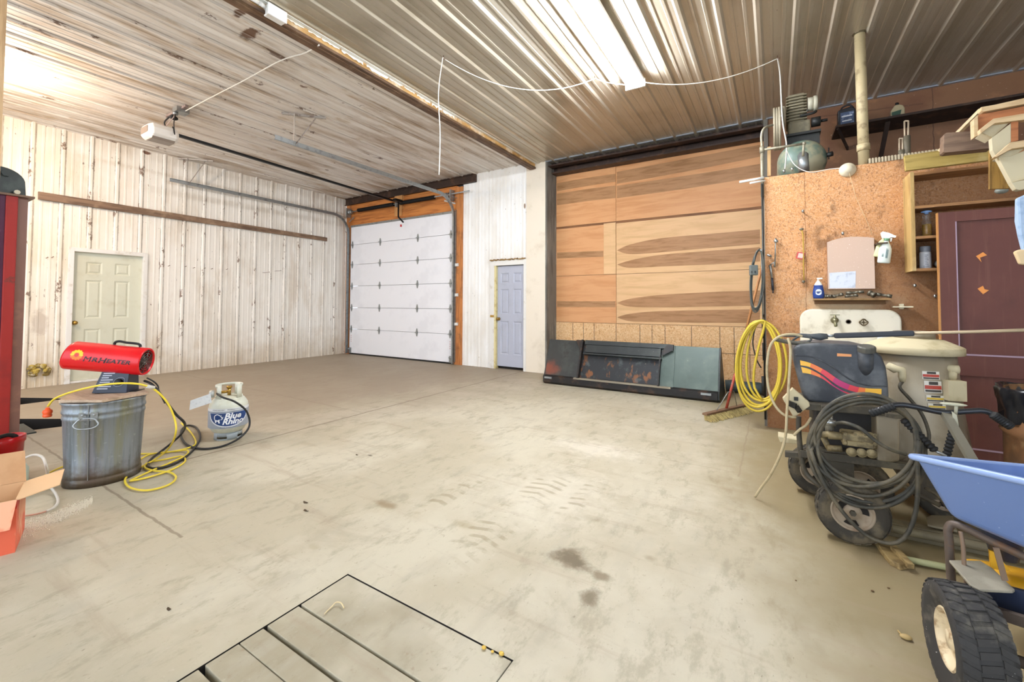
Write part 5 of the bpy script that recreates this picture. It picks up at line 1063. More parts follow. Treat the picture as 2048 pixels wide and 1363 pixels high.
def pboard(name, pxs_, Y, depth, mat, parent, bev=.002):
    mb = MB(); mb.prism([onY(x, y, Y) for x, y in pxs_], (0, depth, 0)); return mb.build(name, mat, parent, bevel=bev)
M_w1 = wood('grey_brown_board', '7c6450', '5a4638', 0, 3, 10, .8); M_w2 = wood('pale_lumber', 'c9ae86', 'a98a60', 0, 3, 9, .7); M_w3 = wood('orange_lumber', 'a8683c', '7c4826', 0, 3, 9, .7); M_w4 = wood('olive_lumber', 'a8904c', '7c6830', 0, 3, 9, .7, grime='c9b88a'); M_w5 = simple('dusty_white_lumber', 'bdb294', .8, 0, 'b09c74', 5, .6); M_w6 = wood('yellow_ply', 'a07a36', '6f501e', 2, 4, 12, .9)
o = pboard('loose_board', [(1809, 311), (1900, 297), (1980, 300), (1979, 320), (1812, 341)], 4.55, .04, M_w4, None); tag(o, 'olive-brown board lying level above the open cabinet', 'board', 'boards stacked over the cabinet')
o = pboard('loose_board', [(1888, 269), (1893, 265), (1945, 262), (1984, 275), (1984, 296), (1891, 305), (1887, 303)], 4.22, .09, M_w1, None); tag(o, 'thick grey-brown timber end jutting out under the stair treads', 'board', 'boards stacked over the cabinet')
t = thing('wooden_stairs', tuple(onY(2020, 280, 4.1)), 'underside of rough wooden stairs at the upper right edge', 'stairs')
mb = MB(); mb.beam(onY(1880, 302, 4.5), onY(1963, 219, 4.3), .03, .02); mb.build('brace', M_w2, t)
pboard('top_rail', [(1962, 214), (1990, 209), (2075, 190), (2075, 203), (1968, 223), (1963, 221)], 4.1, .06, M_w2, t)
pboard('riser', [(1953, 235), (1958, 229), (2075, 207), (2075, 222), (1988, 240), (1962, 266), (1953, 272)], 4.12, .05, M_w3, t)
pboard('riser_end', [(1947, 238), (1956, 230), (1957, 270), (1948, 275)], 4.10, .06, M_w2, t)
pboard('tread', [(1960, 258), (1987, 237), (2075, 222), (2075, 236), (1990, 246), (1961, 267)], 3.95, .05, M_w2, t); 
pboard('tread_underside', [(1964, 265), (1990, 246), (2025, 240), (1985, 275)], 3.99, .12, M_w5, t)
pboard('stringer', [(1983, 276), (2022, 246), (2022, 283), (1991, 312), (1985, 300)], 3.97, .05, M_w5, t)
pboard('riser', [(2022, 243), (2037, 241), (2037, 281), (2022, 284)], 3.97, .05, M_w3, t)
pboard('tread', [(1989, 313), (2022, 284), (2075, 276), (2075, 290), (2024, 297), (1993, 314)], 3.80, .05, M_w2, t)
pboard('tread_underside', [(1997, 313), (2024, 297), (2055, 292), (2020, 318)], 3.84, .1, M_w5, t)
pboard('stringer', [(1996, 314), (2022, 312), (2075, 290), (2075, 352), (2023, 365)], 3.83, .05, M_w5, t)
pboard('stringer', [(2023, 365), (2075, 354), (2075, 372), (2040, 380), (2032, 378)], 3.78, .05, M_w5, t)
o = pboard('plywood_offcut', [(1979, 300), (1991, 308), (2010, 335), (2030, 376), (1979, 378)], 4.05, .02, M_w6, None); tag(o, 'yellow-brown plywood offcut hanging upright under the stairs', 'board')
mb = MB(); mb.prism([onY(x, y, 3.7) for x, y in ((2034, 396), (2052, 388), (2075, 390), (2075, 505), (2047, 502), (2040, 470), (2036, 440))], (0, .04, 0)); mb.xf(lambda v: v+V(0, .012*math.sin(v.z*60), 0)); tag(mb.build('denim_cloth', simple('denim', '9fb4cc', .85, 0, '7f98b8', 20, .6), bevel=.008), 'pale blue denim cloth hanging at the right edge', 'cloth')
mb = MB(); mb.prism([onY(x, y, 3.68) for x, y in ((2029, 503), (2040, 498), (2075, 500), (2075, 532), (2040, 528))], (0, .03, 0)); tag(mb.build('wood_block', simple('pale_block', 'd6bc92', .6), bevel=.008), 'pale wooden block just below the denim cloth', 'block')
mb = MB(); c = onY(2003, 381, 4.3); mb.ell(c, (.035, .03, .022), 14, 8); tag(mb.build('glass_jar', simple('dusty_jar', '7c8078', .3)), 'small dusty jar under the plywood offcut', 'jar')

# ================================================================== loft: pipe, shelf, bottles, compressor
t = thing('vent_pipe', tuple(onY(1727, 330, 5.0)), 'dull cream vertical vent pipe rising to the metal ceiling', 'pipe')
M_vp = simple('vent_cream', 'b3a27c', .6, 0, '7a6848', 9, .7); p0 = onY(1728, 335, 5.0); p1 = onY(1719, 62, 5.0)
mb = MB(); mb.cyl(p0, p1, .042, seg=24); mb.build('pipe', M_vp, t)
mb = MB(); q = p0.lerp(p1, .12); mb.cyl(q, q+V(0, 0, .06), .05, seg=24); mb.build('collar', M_vp, t)
mb = MB(); mb.lathe([(.042, 0), (.075, .03), (.075, .035), (.04, .035)], p1+V(0, 0, -.035), seg=20); mb.build('flange', simple('flange_dark', '6a6048', .6, .4), t)
t = thing('loft_shelf', (1.3, 6.5, 3.25), 'dark wall shelf high above the partition carrying oil bottles', 'shelf')
M_sh = simple('dark_shelf', '2e2018', .8, 0, '5a4230', 5, .5)
HZ = 3.33; mb = MB(); mb.bb((.64, 6.22, HZ-.025), (2.3, WB-.002, HZ)); mb.build('board', M_sh, t)
mb = MB(); mb.beam((.66, 6.24, HZ-.03), (.8, WB, HZ-.17), .02, .04); mb.build('bracket', M_sh, t); mb = MB(); mb.beam((1.12, 6.3, HZ-.03), (1.1, WB, HZ-.4), .04, .03); mb.build('bracket', M_sh, t)
c = onY(1693, 262, 6.35); c.z = HZ; 
t = thing('oil_jug', tuple(c), 'black plastic oil jug with a printed label on the high shelf', 'jug')
mb = MB(); mb.prism([c+V(x, -.05, z) for x, z in ((-.085, 0), (.085, 0), (.085, .19), (.05, .23), (-.03, .215), (-.085, .2))], (0, .1, 0)); mb.build('jug', simple('jug_black', '181a20', .35), t, bevel=.012)
mb = MB(); mb.tube(spline([c+V(-.05, 0, .215), c+V(-.03, 0, .25), c+V(.03, 0, .265), c+V(.07, 0, .22)], 4), .01, 6); mb.build('handle', bpy.data.materials['jug_black'], t)
mb = MB(); mb.quad(*[c+V(x, -.0515, z) for x, z in ((-.06, .03), (.065, .03), (.065, .17), (-.06, .165))]); mb.build('label', simple('jug_label', '3c4c68', .4, 0, '93a0b8', 22, .8), t)
mb = MB(); 
for k, (w_, z) in enumerate(((.05, .11), (.045, .055))): mb.quad(*[c+V(x, -.053, zz_) for x, zz_ in ((-w_, z), (w_, z+.004), (w_, z+.018), (-w_, z+.014))])
mb.build('label_stripe', simple('stripe_pale', 'c9ccd0', .4), t)
c = onY(1795, 247, 6.35); c.z = HZ
t = thing('oil_bottle', tuple(c), 'small brownish oil bottle with a green label on the high shelf', 'bottle')
mb = MB(); mb.prism([c+V(x, -.035, z) for x, z in ((-.06, 0), (.06, 0), (.06, .1), (.045, .135), (.015, .15), (-.015, .15), (-.03, .14), (-.06, .09))], (0, .07, 0)); mb.build('bottle', simple('bottle_tan', '9a8c6c', .35), t, bevel=.01)
mb = MB(); mb.cyl(c+V(0, 0, .15), c+V(0, 0, .18), .016, seg=12); mb.build('cap', M_blackm, t); mb = MB(); mb.quad(*[c+V(x, -.0365, z) for x, z in ((-.055, .01), (.015, .01), (.03, .085), (-.055, .07))]); mb.build('label', simple('label_green', '24402e', .5), t)
# fluted strip on the wall top + rod clamps
mb = MB(); x = onY(1737, 324, 4.95).x; xe = onY(1880, 305, 4.95).x
while x < xe: mb.bb((x, 4.93, TOPZ), (x+.012, 4.97, TOPZ+.045)); x += .022
mb.bb((onY(1737, 324, 4.95).x, 4.95, TOPZ), (xe, 4.975, TOPZ+.04))
tag(mb.build('fluted_strip', simple('fluted_cream', 'b7a88c', .7)), 'fluted cream strip standing on top of the partition', 'strip')
for i, (x, y0, y1, y2, l) in enumerate(((1802, 277, 296, 318, 'shorter'), (1813, 242, 272, 312, 'taller'))):
    t = thing('rod_clamp', tuple(onY(x, y2, 4.98)), l+' of two metal double-rod clamps standing on the partition top', 'clamp', 'rod clamps on the partition')
    mb = MB()
    for s in (-4, 4): mb.cyl(onY(x+s*(.8 if i == 0 else 1), y0, 4.98), onY(x+s*.8, y1+14, 4.98), .007, seg=8)
    mb.beam(onY(x-4, y0, 4.98), onY(x+4, y0, 4.98), .012, .012); mb.build('rods', simple('rod_rusty', 'a08f78', .5, .4) if i == 0 else bpy.data.materials['rod_rusty'], t)
    mb = MB(); mb.cyl(onY(x+1, y1 if i else 300, 4.98), V(onY(x+1, y2, 4.98).x, 4.98, TOPZ), .024, seg=12); mb.build('body', simple('clamp_body', '5c5444', .6, .2) if i == 0 else bpy.data.materials['clamp_body'], t)
# compressor
t = thing('air_compressor', (.27, 5.8, 2.42), 'dusty green air compressor with finned pump and flywheel on the loft', 'air compressor')
Mct = Mat('compressor_green', '5f7468', .45); Mct.lay('a49a7c', 5, .42, .62, .8, det=6); Mct.lay('3c5a50', 7, .6, .72, .6, det=6, off=5); M_ct = Mct.out()
tc = V(.262, 5.25, 2.735); 
mb = MB(); mb.lathe([(0, -.0), (.07, .008), (.13, .03), (.18, .07), (.21, .12), (.222, .17), (.222, 1.05), (.2, 1.13), (.1, 1.2), (0, 1.21)], tc, (0, 1, 0), 40); mb.build('tank', M_ct, t)
mb = MB(); a = tc+V(.2, .15, .02); mb.cyl(a, a+V(.06, -.03, 0), .025, seg=12); mb.cyl(a+V(.03, -.02, -.05), a+V(.03, -.02, .07), .006, seg=6); mb.build('tank_port', M_dpipe, t)
mb = MB()
for s in (-.13, .13):
    for y in (5.5, 6.1): mb.bb((tc.x+s-.015, y-.02, 2.422), (tc.x+s+.015, y+.02, 2.6))
mb.build('tank_feet', M_dpipe, t)
pz_ = onY(1610, 268, 5.4).z; pxl, pxr = onY(1575, 262, 5.4).x, onY(1642, 258, 5.4).x
mb = MB(); mb.bb((pxl-.02, 5.38, pz_-.0), (pxr, 5.9, pz_+.025)); mb.bb((pxl+.0, 5.42, 2.90), (pxr-.01, 5.44, pz_)); mb.build('platform', M_dpipe, t)
M_cast = simple('dusty_cast', '837a62', .7, .1, '5c5544', 9, .6)
p1_ = onY(1576, 258, 5.45); p2_ = onY(1621, 236, 5.45)
mb = MB(); mb.bb((p1_.x, 5.45, pz_+.025), (p2_.x, 5.75, onY(1600, 240, 5.45).z)); mb.build('crankcase', M_cast, t, bevel=.02)
hz0 = onY(1600, 238, 5.45).z; hz1 = onY(1605, 190, 5.45).z; n = 9; hx0, hx1 = onY(1572, 220, 5.45).x, onY(1614, 210, 5.45).x
for i in range(n):
    z = hz0+(hz1-hz0)*i/(n-1); mb = MB(); mb.bb((hx0, 5.43, z-.006), (hx1, 5.76, z+.006)); mb.build('cooling_fin', M_cast, t, bevel=.006)
mb = MB(); mb.bb((hx0+.025, 5.46, hz0-.02), (hx1-.025, 5.73, hz1+.02)); mb.bb((hx0+.02, 5.45, hz1), (hx1-.02, 5.74, hz1+.03)); mb.build('cylinder_block', M_cast, t, bevel=.012)
mb = MB(); c = onY(1622, 208, 5.5); mb.cyl(c+V(-.03, 0, 0), c+V(.02, 0, 0), .07, seg=20); mb.cyl(c+V(.02, 0, .0), c+V(.055, 0, 0), .078, seg=24); plabel(mb.build('air_filter', simple('filter_pale', 'b8b29c', .5), t), 'pale air filter')
mb = MB(); c = onY(1634, 243, 5.5); mb.cyl(c+V(-.05, 0, 0), c+V(.03, 0, 0), .05, seg=20); mb.cyl(c+V(.03, 0, 0), c+V(.09, 0, .0), .015, seg=10); mb.tube(spline([onY(1600, 232, 5.42), onY(1625, 226, 5.42), onY(1632, 222, 5.44)], 4), .014, 8); mb.build('manifold', M_dpipe, t)
for x, y0, y1, w_ in ((1554, 216, 298, .07), (1568, 212, 252, .02)):
    mb = MB(); c = onY(x, (y0+y1)/2, 5.4); r = (onY(x, y0, 5.4)-onY(x, y1, 5.4)).length/2
    pr_ = [(0, -w_/2), (r*.86, -w_/2), (r, -w_/2)]+([(r, -w_*.2), (r-.015, -w_*.14), (r, -w_*.08), (r, w_*.08), (r-.015, w_*.14), (r, w_*.2)] if w_ > .05 else [])+[(r, w_/2), (r*.86, w_/2), (0, w_/2)]
    mb.lathe(pr_, V(c.x, 5.42, c.z), (1, 0, 0), 48); mb.build('flywheel', simple('flywheel_dusty', '9c917a', .6, .1) if w_ > .05 else bpy.data.materials['flywheel_dusty'], t)
mb = MB(); a, b_ = onY(1606, 309, 5.05), onY(1608, 343, 5.05); mb.cyl(b_, a, .045, seg=24); mb.lathe([(.045, 0), (.03, .02), (.012, .03), (0, .03)], a, seg=20); tag(mb.build('filter_canister', M_galv), 'silver metal filter canister in front of the compressor tank', 'canister')
mb = MB(); mb.beam(onY(1538, 352, 5.02), onY(1538, 294, 5.02), .03, .02, up=(0, 1, 0)); tag(mb.build('upright_stick', wood('fresh_stick', 'd9b27c', 'c0935a', 2, 3, 9)), 'pale upright wooden stick left of the compressor tank', 'stick')
tag(MB().tube(spline([O(1573, 300, -.1), O(1590, 330, -.05), O(1620, 344, .0), O(1660, 338, .0), O(1690, 336, .02)], 6), .004, 6).build('lamp_cable', M_wcord), 'thin white cable draped along the partition top to the lamp base', 'cable')
# ================================================================== pressure washer
M_duty = simple('dusty_black_plastic', '34373c', .5, 0, '6d6f70', 5, .7, .42, .66); M_fr = simple('dusty_frame', '4c463a', .6, .2, '6f6650', 9, .6)
M_tire = Mat('tyre_rubber', '38332a', .8).lay('6d614b', 9, .45, .62, .8, det=5).out(); M_rim = simple('dusty_rim', 'a08f78', .6, .1, '7a5c44', 8, .6)
M_ss = Mat('dusty_stainless', '9c907a', .4, .35).lay('75684f', 4, .48, .68, .7, det=6).lay('beb49c', (9, 9, 2), .58, .75, .5, det=4, off=5).out()
M_dst = simple('dust_beige', 'cabd9a', .8, 0, 'a4946c', 6, .6)
t = thing('pressure_washer', (.45, 3.2, 0), 'dusty wheeled hot-water pressure washer with black fuel tank and striped decal', 'pressure washer')
PW = t
def W(px, py, Y=2.95): return onY(px, py, Y)
def pp(name, pts, Y, depth, mat, par=None, bev=0, **k):
    mb = MB(); mb.prism([W(x, y, Y) for x, y in pts], (0, depth, 0)); return mb.build(name, mat, par or PW, bevel=bev, **k)
TY = 3.02
tk = [(1586, 697), (1596, 689), (1640, 686), (1715, 690), (1745, 697), (1764, 712), (1773, 735), (1777, 765), (1779, 800), (1779, 812), (1690, 812), (1640, 806), (1613, 802), (1605, 790), (1598, 765), (1588, 725)]
tank = pp('fuel_tank', tk, TY, .34, M_duty, bev=.028, bseg=4)
mb = MB(); c0 = W(1733, 725, TY-.01); c1 = W(1732, 700, TY-.02); mb.tube([W(1730, 752, TY+.02), W(1732, 735, TY), c1+V(0, .02, 0)], [.012, .032, .036], 16); mb.build('filler_neck', M_duty, tank)
mb = MB(); mb.lathe([(.038, 0), (.041, .002), (.041, .028), (.034, .034), (0, .034)], W(1733, 703, TY), (0, -.25, 1), 12, smooth=False); mb.build('filler_cap', simple('cap_dusty', '4e4c44', .6), tank)
def stripe(name, up, lo, cols):
    mb = MB(); U = spline([W(x, y, TY-.0045) for x, y in up], 6); L = spline([W(x, y, TY-.0045) for x, y in lo], 6); n = len(U)-1
    for i in range(n):
        f = i/n; mb.m = 0 if (f < .16 or f > .80) else 1 if (f < .28 or f > .7) else 2 if f < .42 or f > .6 else 3
        mb.add([U[i], U[i+1], L[i+1], L[i]], [(0, 1, 2, 3)], False)
    mb.build(name, cols, tank)
cols = [simple('decal_yellow', 'f0b83c', .4), simple('decal_orange', 'ea7a3c', .4), simple('decal_red', 'd8404c', .4), simple('decal_magenta', 'b8336c', .4)]
stripe('decal_stripe', [(1600, 720), (1622, 726), (1650, 740), (1680, 760), (1710, 772), (1735, 776), (1763, 777)], [(1601, 730), (1620, 734), (1645, 748), (1675, 770), (1705, 782), (1735, 787), (1763, 788)], cols)
stripe('decal_stripe', [(1602, 733), (1622, 739), (1645, 752), (1672, 773), (1700, 786), (1735, 791), (1764, 791)], [(1605, 745), (1622, 748), (1645, 757), (1668, 773), (1695, 787), (1735, 796), (1762, 801)], cols)
mb = MB(); mb.quad(*[W(x, y, TY-.004) for x, y in ((1674, 706), (1703, 708), (1703, 713), (1674, 712))]); mb.build('orange_label', simple('label_orange', 'e0965a', .5), tank)
mb = MB(); mb.tube(spline([W(x, y, TY-.002) for x, y in ((1590, 710), (1625, 714), (1660, 730), (1690, 752), (1715, 765), (1745, 771), (1774, 772))], 5), .004, 6); mb.build('moulded_ridge', M_duty, tank)
# burner vessel
BC = V(.742, 3.66, 0)
mb = MB(); mb.lathe([(0, .915), (.192, .915), (.2, .91), (.222, .6), (.258, .3), (.265, .22), (0, .22)], BC, seg=48); mb.build('burner_shell', M_ss, t)
mb = MB(); mb.lathe([(.228, .905), (.238, .905), (.238, .945), (.232, .95), (.15, .99), (.09, 1.0), (0, 1.0)], BC, seg=48); mb.build('burner_lid', M_dst, t)
mb = MB(); mb.lathe([(.0, .99), (.1, .99), (.1, 1.04), (.094, 1.04), (.094, 1.0), (0, 1.0)], BC+V(.01, 0, 0), seg=36); mb.build('flue_ring', M_ss, t)
def ob(u, z, r=.205): a = -PI/2+u; rr = r+.0; return BC+V(math.cos(a)*rr, math.sin(a)*rr, z)
def ringr(z): return (.2+.022*(.91-z)/.31)
Ms_ = [simple('sticker_white', 'e2ddd0', .5), simple('sticker_red', 'b8402e', .5), simple('sticker_yellow', 'd9b53a', .5), simple('sticker_dark', '3a342c', .5)]
for k, (y0, y1, m1) in enumerate(((742, 758, 1), (761, 784, 1), (789, 801, 2), (805, 816, 2))):
    zc0 = W(1855, y1, 3.45).z; zc1 = W(1855, y0, 3.45).z; u0 = .0+.03*k
    mb = MB(); f = lambda u, z: ob(u, z, ringr(z)+.003)
    def pq(m, ua, ub, fa, fb, l=0):
        mb.m = m; za, zb_ = zc0+(zc1-zc0)*fa, zc0+(zc1-zc0)*fb
        for q in range(4): a_, b_2 = ua+(ub-ua)*q/4, ua+(ub-ua)*(q+1)/4; mb.add([ob(a_, za, ringr(za)+.003+l), ob(b_2, za, ringr(za)+.003+l), ob(b_2, zb_, ringr(zb_)+.003+l), ob(a_, zb_, ringr(zb_)+.003+l)], [(0, 1, 2, 3)], False)
    pq(0, u0, u0+.38, 0, 1); pq(m1, u0+.01, u0+.37, .3, .62, .001); pq(3, u0+.1, u0+.3, .68, .95, .001); pq(3, u0+.02, u0+.36, .06, .24, .001)
    mb.build('warning_sticker', Ms_, t)
mb = MB(); c = W(1790, 738, 3.38); mb.tube([c+V(-.03, .02, .02), c, c+V(.03, 0, -.002), c+V(.032, -.0, -.04), c+V(.032, 0, -.07)], [.02, .024, .022, .02, .014], 10); mb.build('pipe_elbow', M_dst, t)
mb = MB(); mb.tube(spline([c+V(.032, 0, -.07), W(1800, 775, 3.36), W(1822, 800, 3.36), W(1845, 830, 3.36), W(1858, 870, 3.34), W(1850, 900, 3.32)], 6), .009, 8); mb.build('fuel_line', M_fr, t)
mb = MB(); c = W(1908, 738, 3.5); mb.tube([c+V(-.05, .03, .01), c, c+V(.02, 0, 0)], [.018, .026, .026], 10); mb.cyl(c+V(-.005, 0, -.01), c+V(-.01, 0, -.06), .02, seg=10); mb.build('pressure_valve', M_dst, t)
mb = MB(); a = W(1908, 780, 3.46); mb.box(a, (.085, .06, .115), rot=.3); mb.box(a+V(-.012, -.035, 0), (.002, .002, .1), rot=.3); mb.build('switch_box', M_dst, t, bevel=.005)
# control plate, pump, motor
pp('control_plate', [(1565, 797), (1585, 776), (1619, 806), (1620, 812), (1590, 833), (1586, 832)], 2.94, .05, M_dst, bev=.003)
mb = MB(); mb.beam(W(1576, 805, 2.93), W(1592, 812, 2.90), .012, .03); mb.beam(W(1592, 812, 2.92), W(1600, 823, 2.90), .02, .02); mb.box(W(1592, 797, 2.935), (.02, .01, .02)); mb.build('switch_lever', M_dpipe, t)
mb = MB(); a = W(1684, 866, 2.86); b_ = W(1756, 908, 2.86); mb.bb((a.x, 2.86, b_.z+.02), (b_.x, 2.98, a.z)); M_br = simple('dusty_brass', '8f805c', .6, .2, '554a34', 16, .8, .42, .6); pump = mb.build('pump_body', M_br, t, bevel=.01)
for i in range(3):
    mb = MB(); c = W(1703+i*20, 903+i*1.5, 2.85); mb.lathe([(0, .02), (.014, .02), (.017, .012), (.022, .014), (.024, 0), (0, 0)], c, (0, -1, 0), 18); mb.build('pump_plug', M_br, pump)
mb = MB()
for i in range(4):
    for dy in (866, 884): c = W(1690+i*20, dy+i, 2.855); mb.cyl(c, c+V(0, -.012, 0), .008, seg=6, smooth=False)
mb.bb(W(1695, 890, 2.84), W(1745, 886, 2.86)); mb.build('pump_bolts', M_br, pump)
mb = MB(); mb.tube([W(1640, 868, 2.88), W(1655, 868, 2.88), W(1656, 869, 2.88), W(1684, 872, 2.88)], [.016, .016, .022, .02], 10); mb.tube([W(1655, 895, 2.88), W(1684, 897, 2.88)], [.016, .018], 10); mb.tube([W(1645, 872, 2.9), W(1660, 900, 2.9)], .014, 8); mb.build('pump_fittings', M_br, t)
mb = MB(); mb.tube([W(1657, 830, 2.9), W(1659, 862, 2.9)], .02, 10); mb.tube([W(1650, 843, 2.88), W(1672, 846, 2.88)], [.022, .016], 8); plabel(mb.build('chrome_coupler', M_chr, t), 'chrome hose coupler')
pp('motor_cover', [(1752, 830), (1775, 830), (1800, 838), (1800, 922), (1780, 926), (1754, 922)], 2.98, .22, M_ss, bev=.01)
pp('engine_block', [(1625, 815), (1755, 815), (1755, 915), (1625, 905)], 3.12, .3, simple('engine_dark', '2a2622', .6), bev=.02)
pp('tank_tray', [(1600, 806), (1780, 814), (1805, 830), (1805, 838), (1775, 832), (1640, 822), (1600, 818)], 2.96, .36, M_fr, bev=.004)
pp('cross_bar', [(1643, 812), (1675, 812), (1675, 822), (1643, 821)], 2.88, .05, M_fr, bev=.002)
pp('cross_bar', [(1772, 826), (1808, 830), (1808, 838), (1772, 834)], 2.86, .05, M_fr, bev=.002)
pp('base_rail', [(1600, 900), (1680, 908), (1820, 930), (1820, 942), (1680, 924), (1600, 914)], 2.98, .05, M_fr, bev=.003)
pp('platform', [(1556, 872), (1598, 880), (1598, 888), (1560, 884)], 3.15, .12, M_dst, bev=.003)
pp('step_bar', [(1570, 903), (1612, 906), (1612, 918), (1570, 914)], 3.05, .04, M_fr, bev=.003)
mb = MB(); mb.tube(spline([W(1597, 832, 3.0), W(1598, 870, 3.0), W(1603, 915, 3.0), W(1612, 945, 3.0), W(1632, 965, 2.98), W(1645, 975, 2.98)], 6), .014, 10); mb.build('frame_tube', M_fr, t)
mb = MB(); mb.tube(spline([W(1628, 830, 3.3), W(1625, 880, 3.3), W(1600, 930, 3.3)], 6), .014, 10); mb.tube([W(1690, 935, 3.3), W(1720, 938, 3.3)], .02, 8); mb.build('frame_tube', M_fr, t)
for x, y0, y1, Y in ((1742, 925, 962, 3.5), (1757, 928, 955, 3.5)):
    pp('support_leg', [(x-4, y0), (x+4, y0), (x+7, y1), (x-2, y1)], Y, .03, M_blackm)
mb = MB(); c = W(1862, 965, 3.2); mb.cyl(c+V(0, 0, 0), c+V(.0, .2, 0), .09, seg=20); mb.box(c+V(-.08, .02, .04), (.1, .12, .08)); mb.tube(spline([W(1790, 960, 3.1), W(1830, 985, 3.05), W(1860, 1000, 3.05), W(1880, 1010, 3.05)], 5), .012, 8); mb.tube(spline([W(1850, 975, 3.05), W(1875, 990, 3.02), W(1895, 1015, 3.02)], 5), .009, 8); mb.build('burner_motor', simple('grimy_motor', '4a4236', .7, .1, '75684c', 12, .6), t)
mb = MB(); mb.bb((W(1800, 940, 3.3).x, 3.25, .2), (W(1930, 940, 3.3).x, 3.55, .26)); mb.build('base_rail', M_fr, t)
def wheel(c, r, w_, par, ax=V(0, -1, 0), rimr=.58, tread=22, rimmat=None, deep=.3, nm='wheel', tire=None, holes=True):
    ax = ax.normalized(); T = bpy.data.objects.new(nm, None); COL.objects.link(T); T.parent = par; T.location = c-WORLD[par.name]; WORLD[T.name] = c.copy()
    rr = r*rimr
    mb = MB(); mb.lathe([(rr, -w_*.36), (r*.75, -w_*.5), (r*.92, -w_*.48), (r*.975, -w_*.36), (r*.98, 0), (r*.975, w_*.36), (r*.92, w_*.48), (r*.75, w_*.5), (rr, w_*.36)], c, ax, 48)
    # tread blocks
    xx = ax.orthogonal().normalized(); yy = ax.cross(xx)
    for k in range(tread):
        a0 = 2*PI*k/tread
        for j, (s0, s1) in enumerate(((-.47, -.2), (-.17, .17), (.2, .47))):
            a = a0+(.5*2*PI/tread if j == 1 else 0); da = .30*2*PI/tread; sk = .18*2*PI/tread*(1 if j != 1 else -1)
            vs = []
            for rad in (r*.955, r*1.0):
                for s_, sh in ((s0, -sk), (s1, sk)):
                    for q in (-da, da):
                        an = a+q+sh; ro = rad-(.03*r if abs(s_) > .4 and rad > r*.98 else 0); vs.append(c+ax*(s_*w_)+(xx*math.cos(an)+yy*math.sin(an))*ro)
            mb.add(vs, [(0, 1, 3, 2), (4, 6, 7, 5), (0, 4, 5, 1), (2, 3, 7, 6), (0, 2, 6, 4), (1, 5, 7, 3)], False)
    mb.build('tyre', tire or M_tire, T)
    mb = MB(); d = w_*.36
    mb.lathe([(rr*1.02, d), (rr*.96, d+.004), (rr*.9, d-.004), (rr*.82, d*(1-deep)), (rr*.62, d*(.6)), (rr*.36, d*.62), (rr*.3, d*.9), (0, d*.92)], c, ax, 36)
    mb.lathe([(rr*1.02, -d), (rr*.9, -d+.004), (rr*.3, -d*.5), (0, -d*.5)], c, ax, 24); mb.build('rim', rimmat or M_rim, T)
    if holes:
        for k in range(3):
            mb = MB(); a0 = 2*PI*k/3+.7; pts = []
            for q in range(7): a = a0+.75*(q/6-.5)*1.3; pts.append(c+ax*(d*.66)+(xx*math.cos(a)+yy*math.sin(a))*rr*.74)
            for q in range(7): a = a0+.75*(.5-q/6)*1.1; pts.append(c+ax*(d*.66)+(xx*math.cos(a)+yy*math.sin(a))*rr*.44)
            mb.prism(pts, ax*.004); mb.build('rim_opening', M_dark, T)
        mb = MB(); mb.cyl(c+ax*d*.9, c+ax*(d+.012), rr*.16, seg=6, smooth=False); mb.build('hub_nut', M_fr, T)
    return T
wheel(V(.322, 2.79, .155), .155, .085, t); wheel(V(.215, 3.36, .155), .155, .085, t); wheel(V(.405, 3.2, .155), .155, .085, t); wheel(V(.80, 3.36, .13), .13, .08, t)
mb = MB(); mb.cyl((.322, 2.82, .155), (.322, 3.4, .155), .012, seg=8); mb.bb((.2, 3.0, .155), (.36, 3.04, .39)); mb.build('axle', M_fr, t)
# hoses and lances on the washer
M_gh = Mat('dusty_grey_hose', '3c3a32', .6).lay('6d6450', 8, .42, .66, .8, det=5).out()
HY = 2.76; pts = []; turns = 8; nn = 28
for i in range(turns*nn+1):
    k = i/nn; a = 2*PI*k+PI; j = math.floor(k)
    h1_ = math.sin(k*1.9); h2_ = math.cos(k*2.7)
    cx = 1732+4*h1_; rx = 108+8*h2_; top = 797+7*h2_+3*h1_; bot = 985+30*h1_*.8+10*h2_
    cy = (top+bot)/2; ry = (bot-top)/2; s = -math.sin(a); x = cx+rx*math.cos(a)+(10 if s > 0 else 0)*s; y = cy+ry*s
    pts.append(W(x, y, HY-.02*((j*3) % 4)/2))
pts += [W(x, y, 2.72) for x, y in ((1622, 900), (1640, 950), (1665, 995), (1695, 1035), (1730, 1068), (1765, 1084), (1795, 1084), (1818, 1062), (1832, 1020), (1836, 970), (1835, 930), (1838, 880))]
tag(MB().tube(spline(pts, 2), .0095, 8).build('pressure_hose', M_gh), 'long dusty grey pressure hose coiled over the front of the washer', 'hose')
tag(MB().tube(spline([W(1672, 846, 2.87), W(1690, 845, 2.82), W(1720, 856, 2.80), W(1750, 880, 2.80), W(1780, 898, 2.80), W(1812, 908, 2.82)], 6), .009, 8).build('pump_hose', M_gh), 'grey hose arching from the chrome coupler over the brass pump', 'hose')
t2 = thing('spray_lance', tuple(W(1740, 668, 3.15)), 'long pressure-washer lance with black insulated grip lying across the machine', 'spray lance')
LY = 3.12
mb = MB(); mb.beam(W(1668, 671, LY), W(1828, 666, LY), .034, .03); mb.build('grip_sleeve', simple('black_foam', '33363c', .6), t2, bevel=.008)
mb = MB(); mb.tube([W(1655, 671, LY), W(1668, 671, LY)], .008, 8); mb.build('lance_coupler', M_galv, t2); mb = MB(); mb.tube([W(1828, 666, LY), W(1950, 663, LY), W(2075, 659, LY)], [.008, .008, .009], 8); plabel(mb.build('lance_tube', simple('lance_beige', 'bda98a', .5, .2), t2), 'thin dusty beige tube')
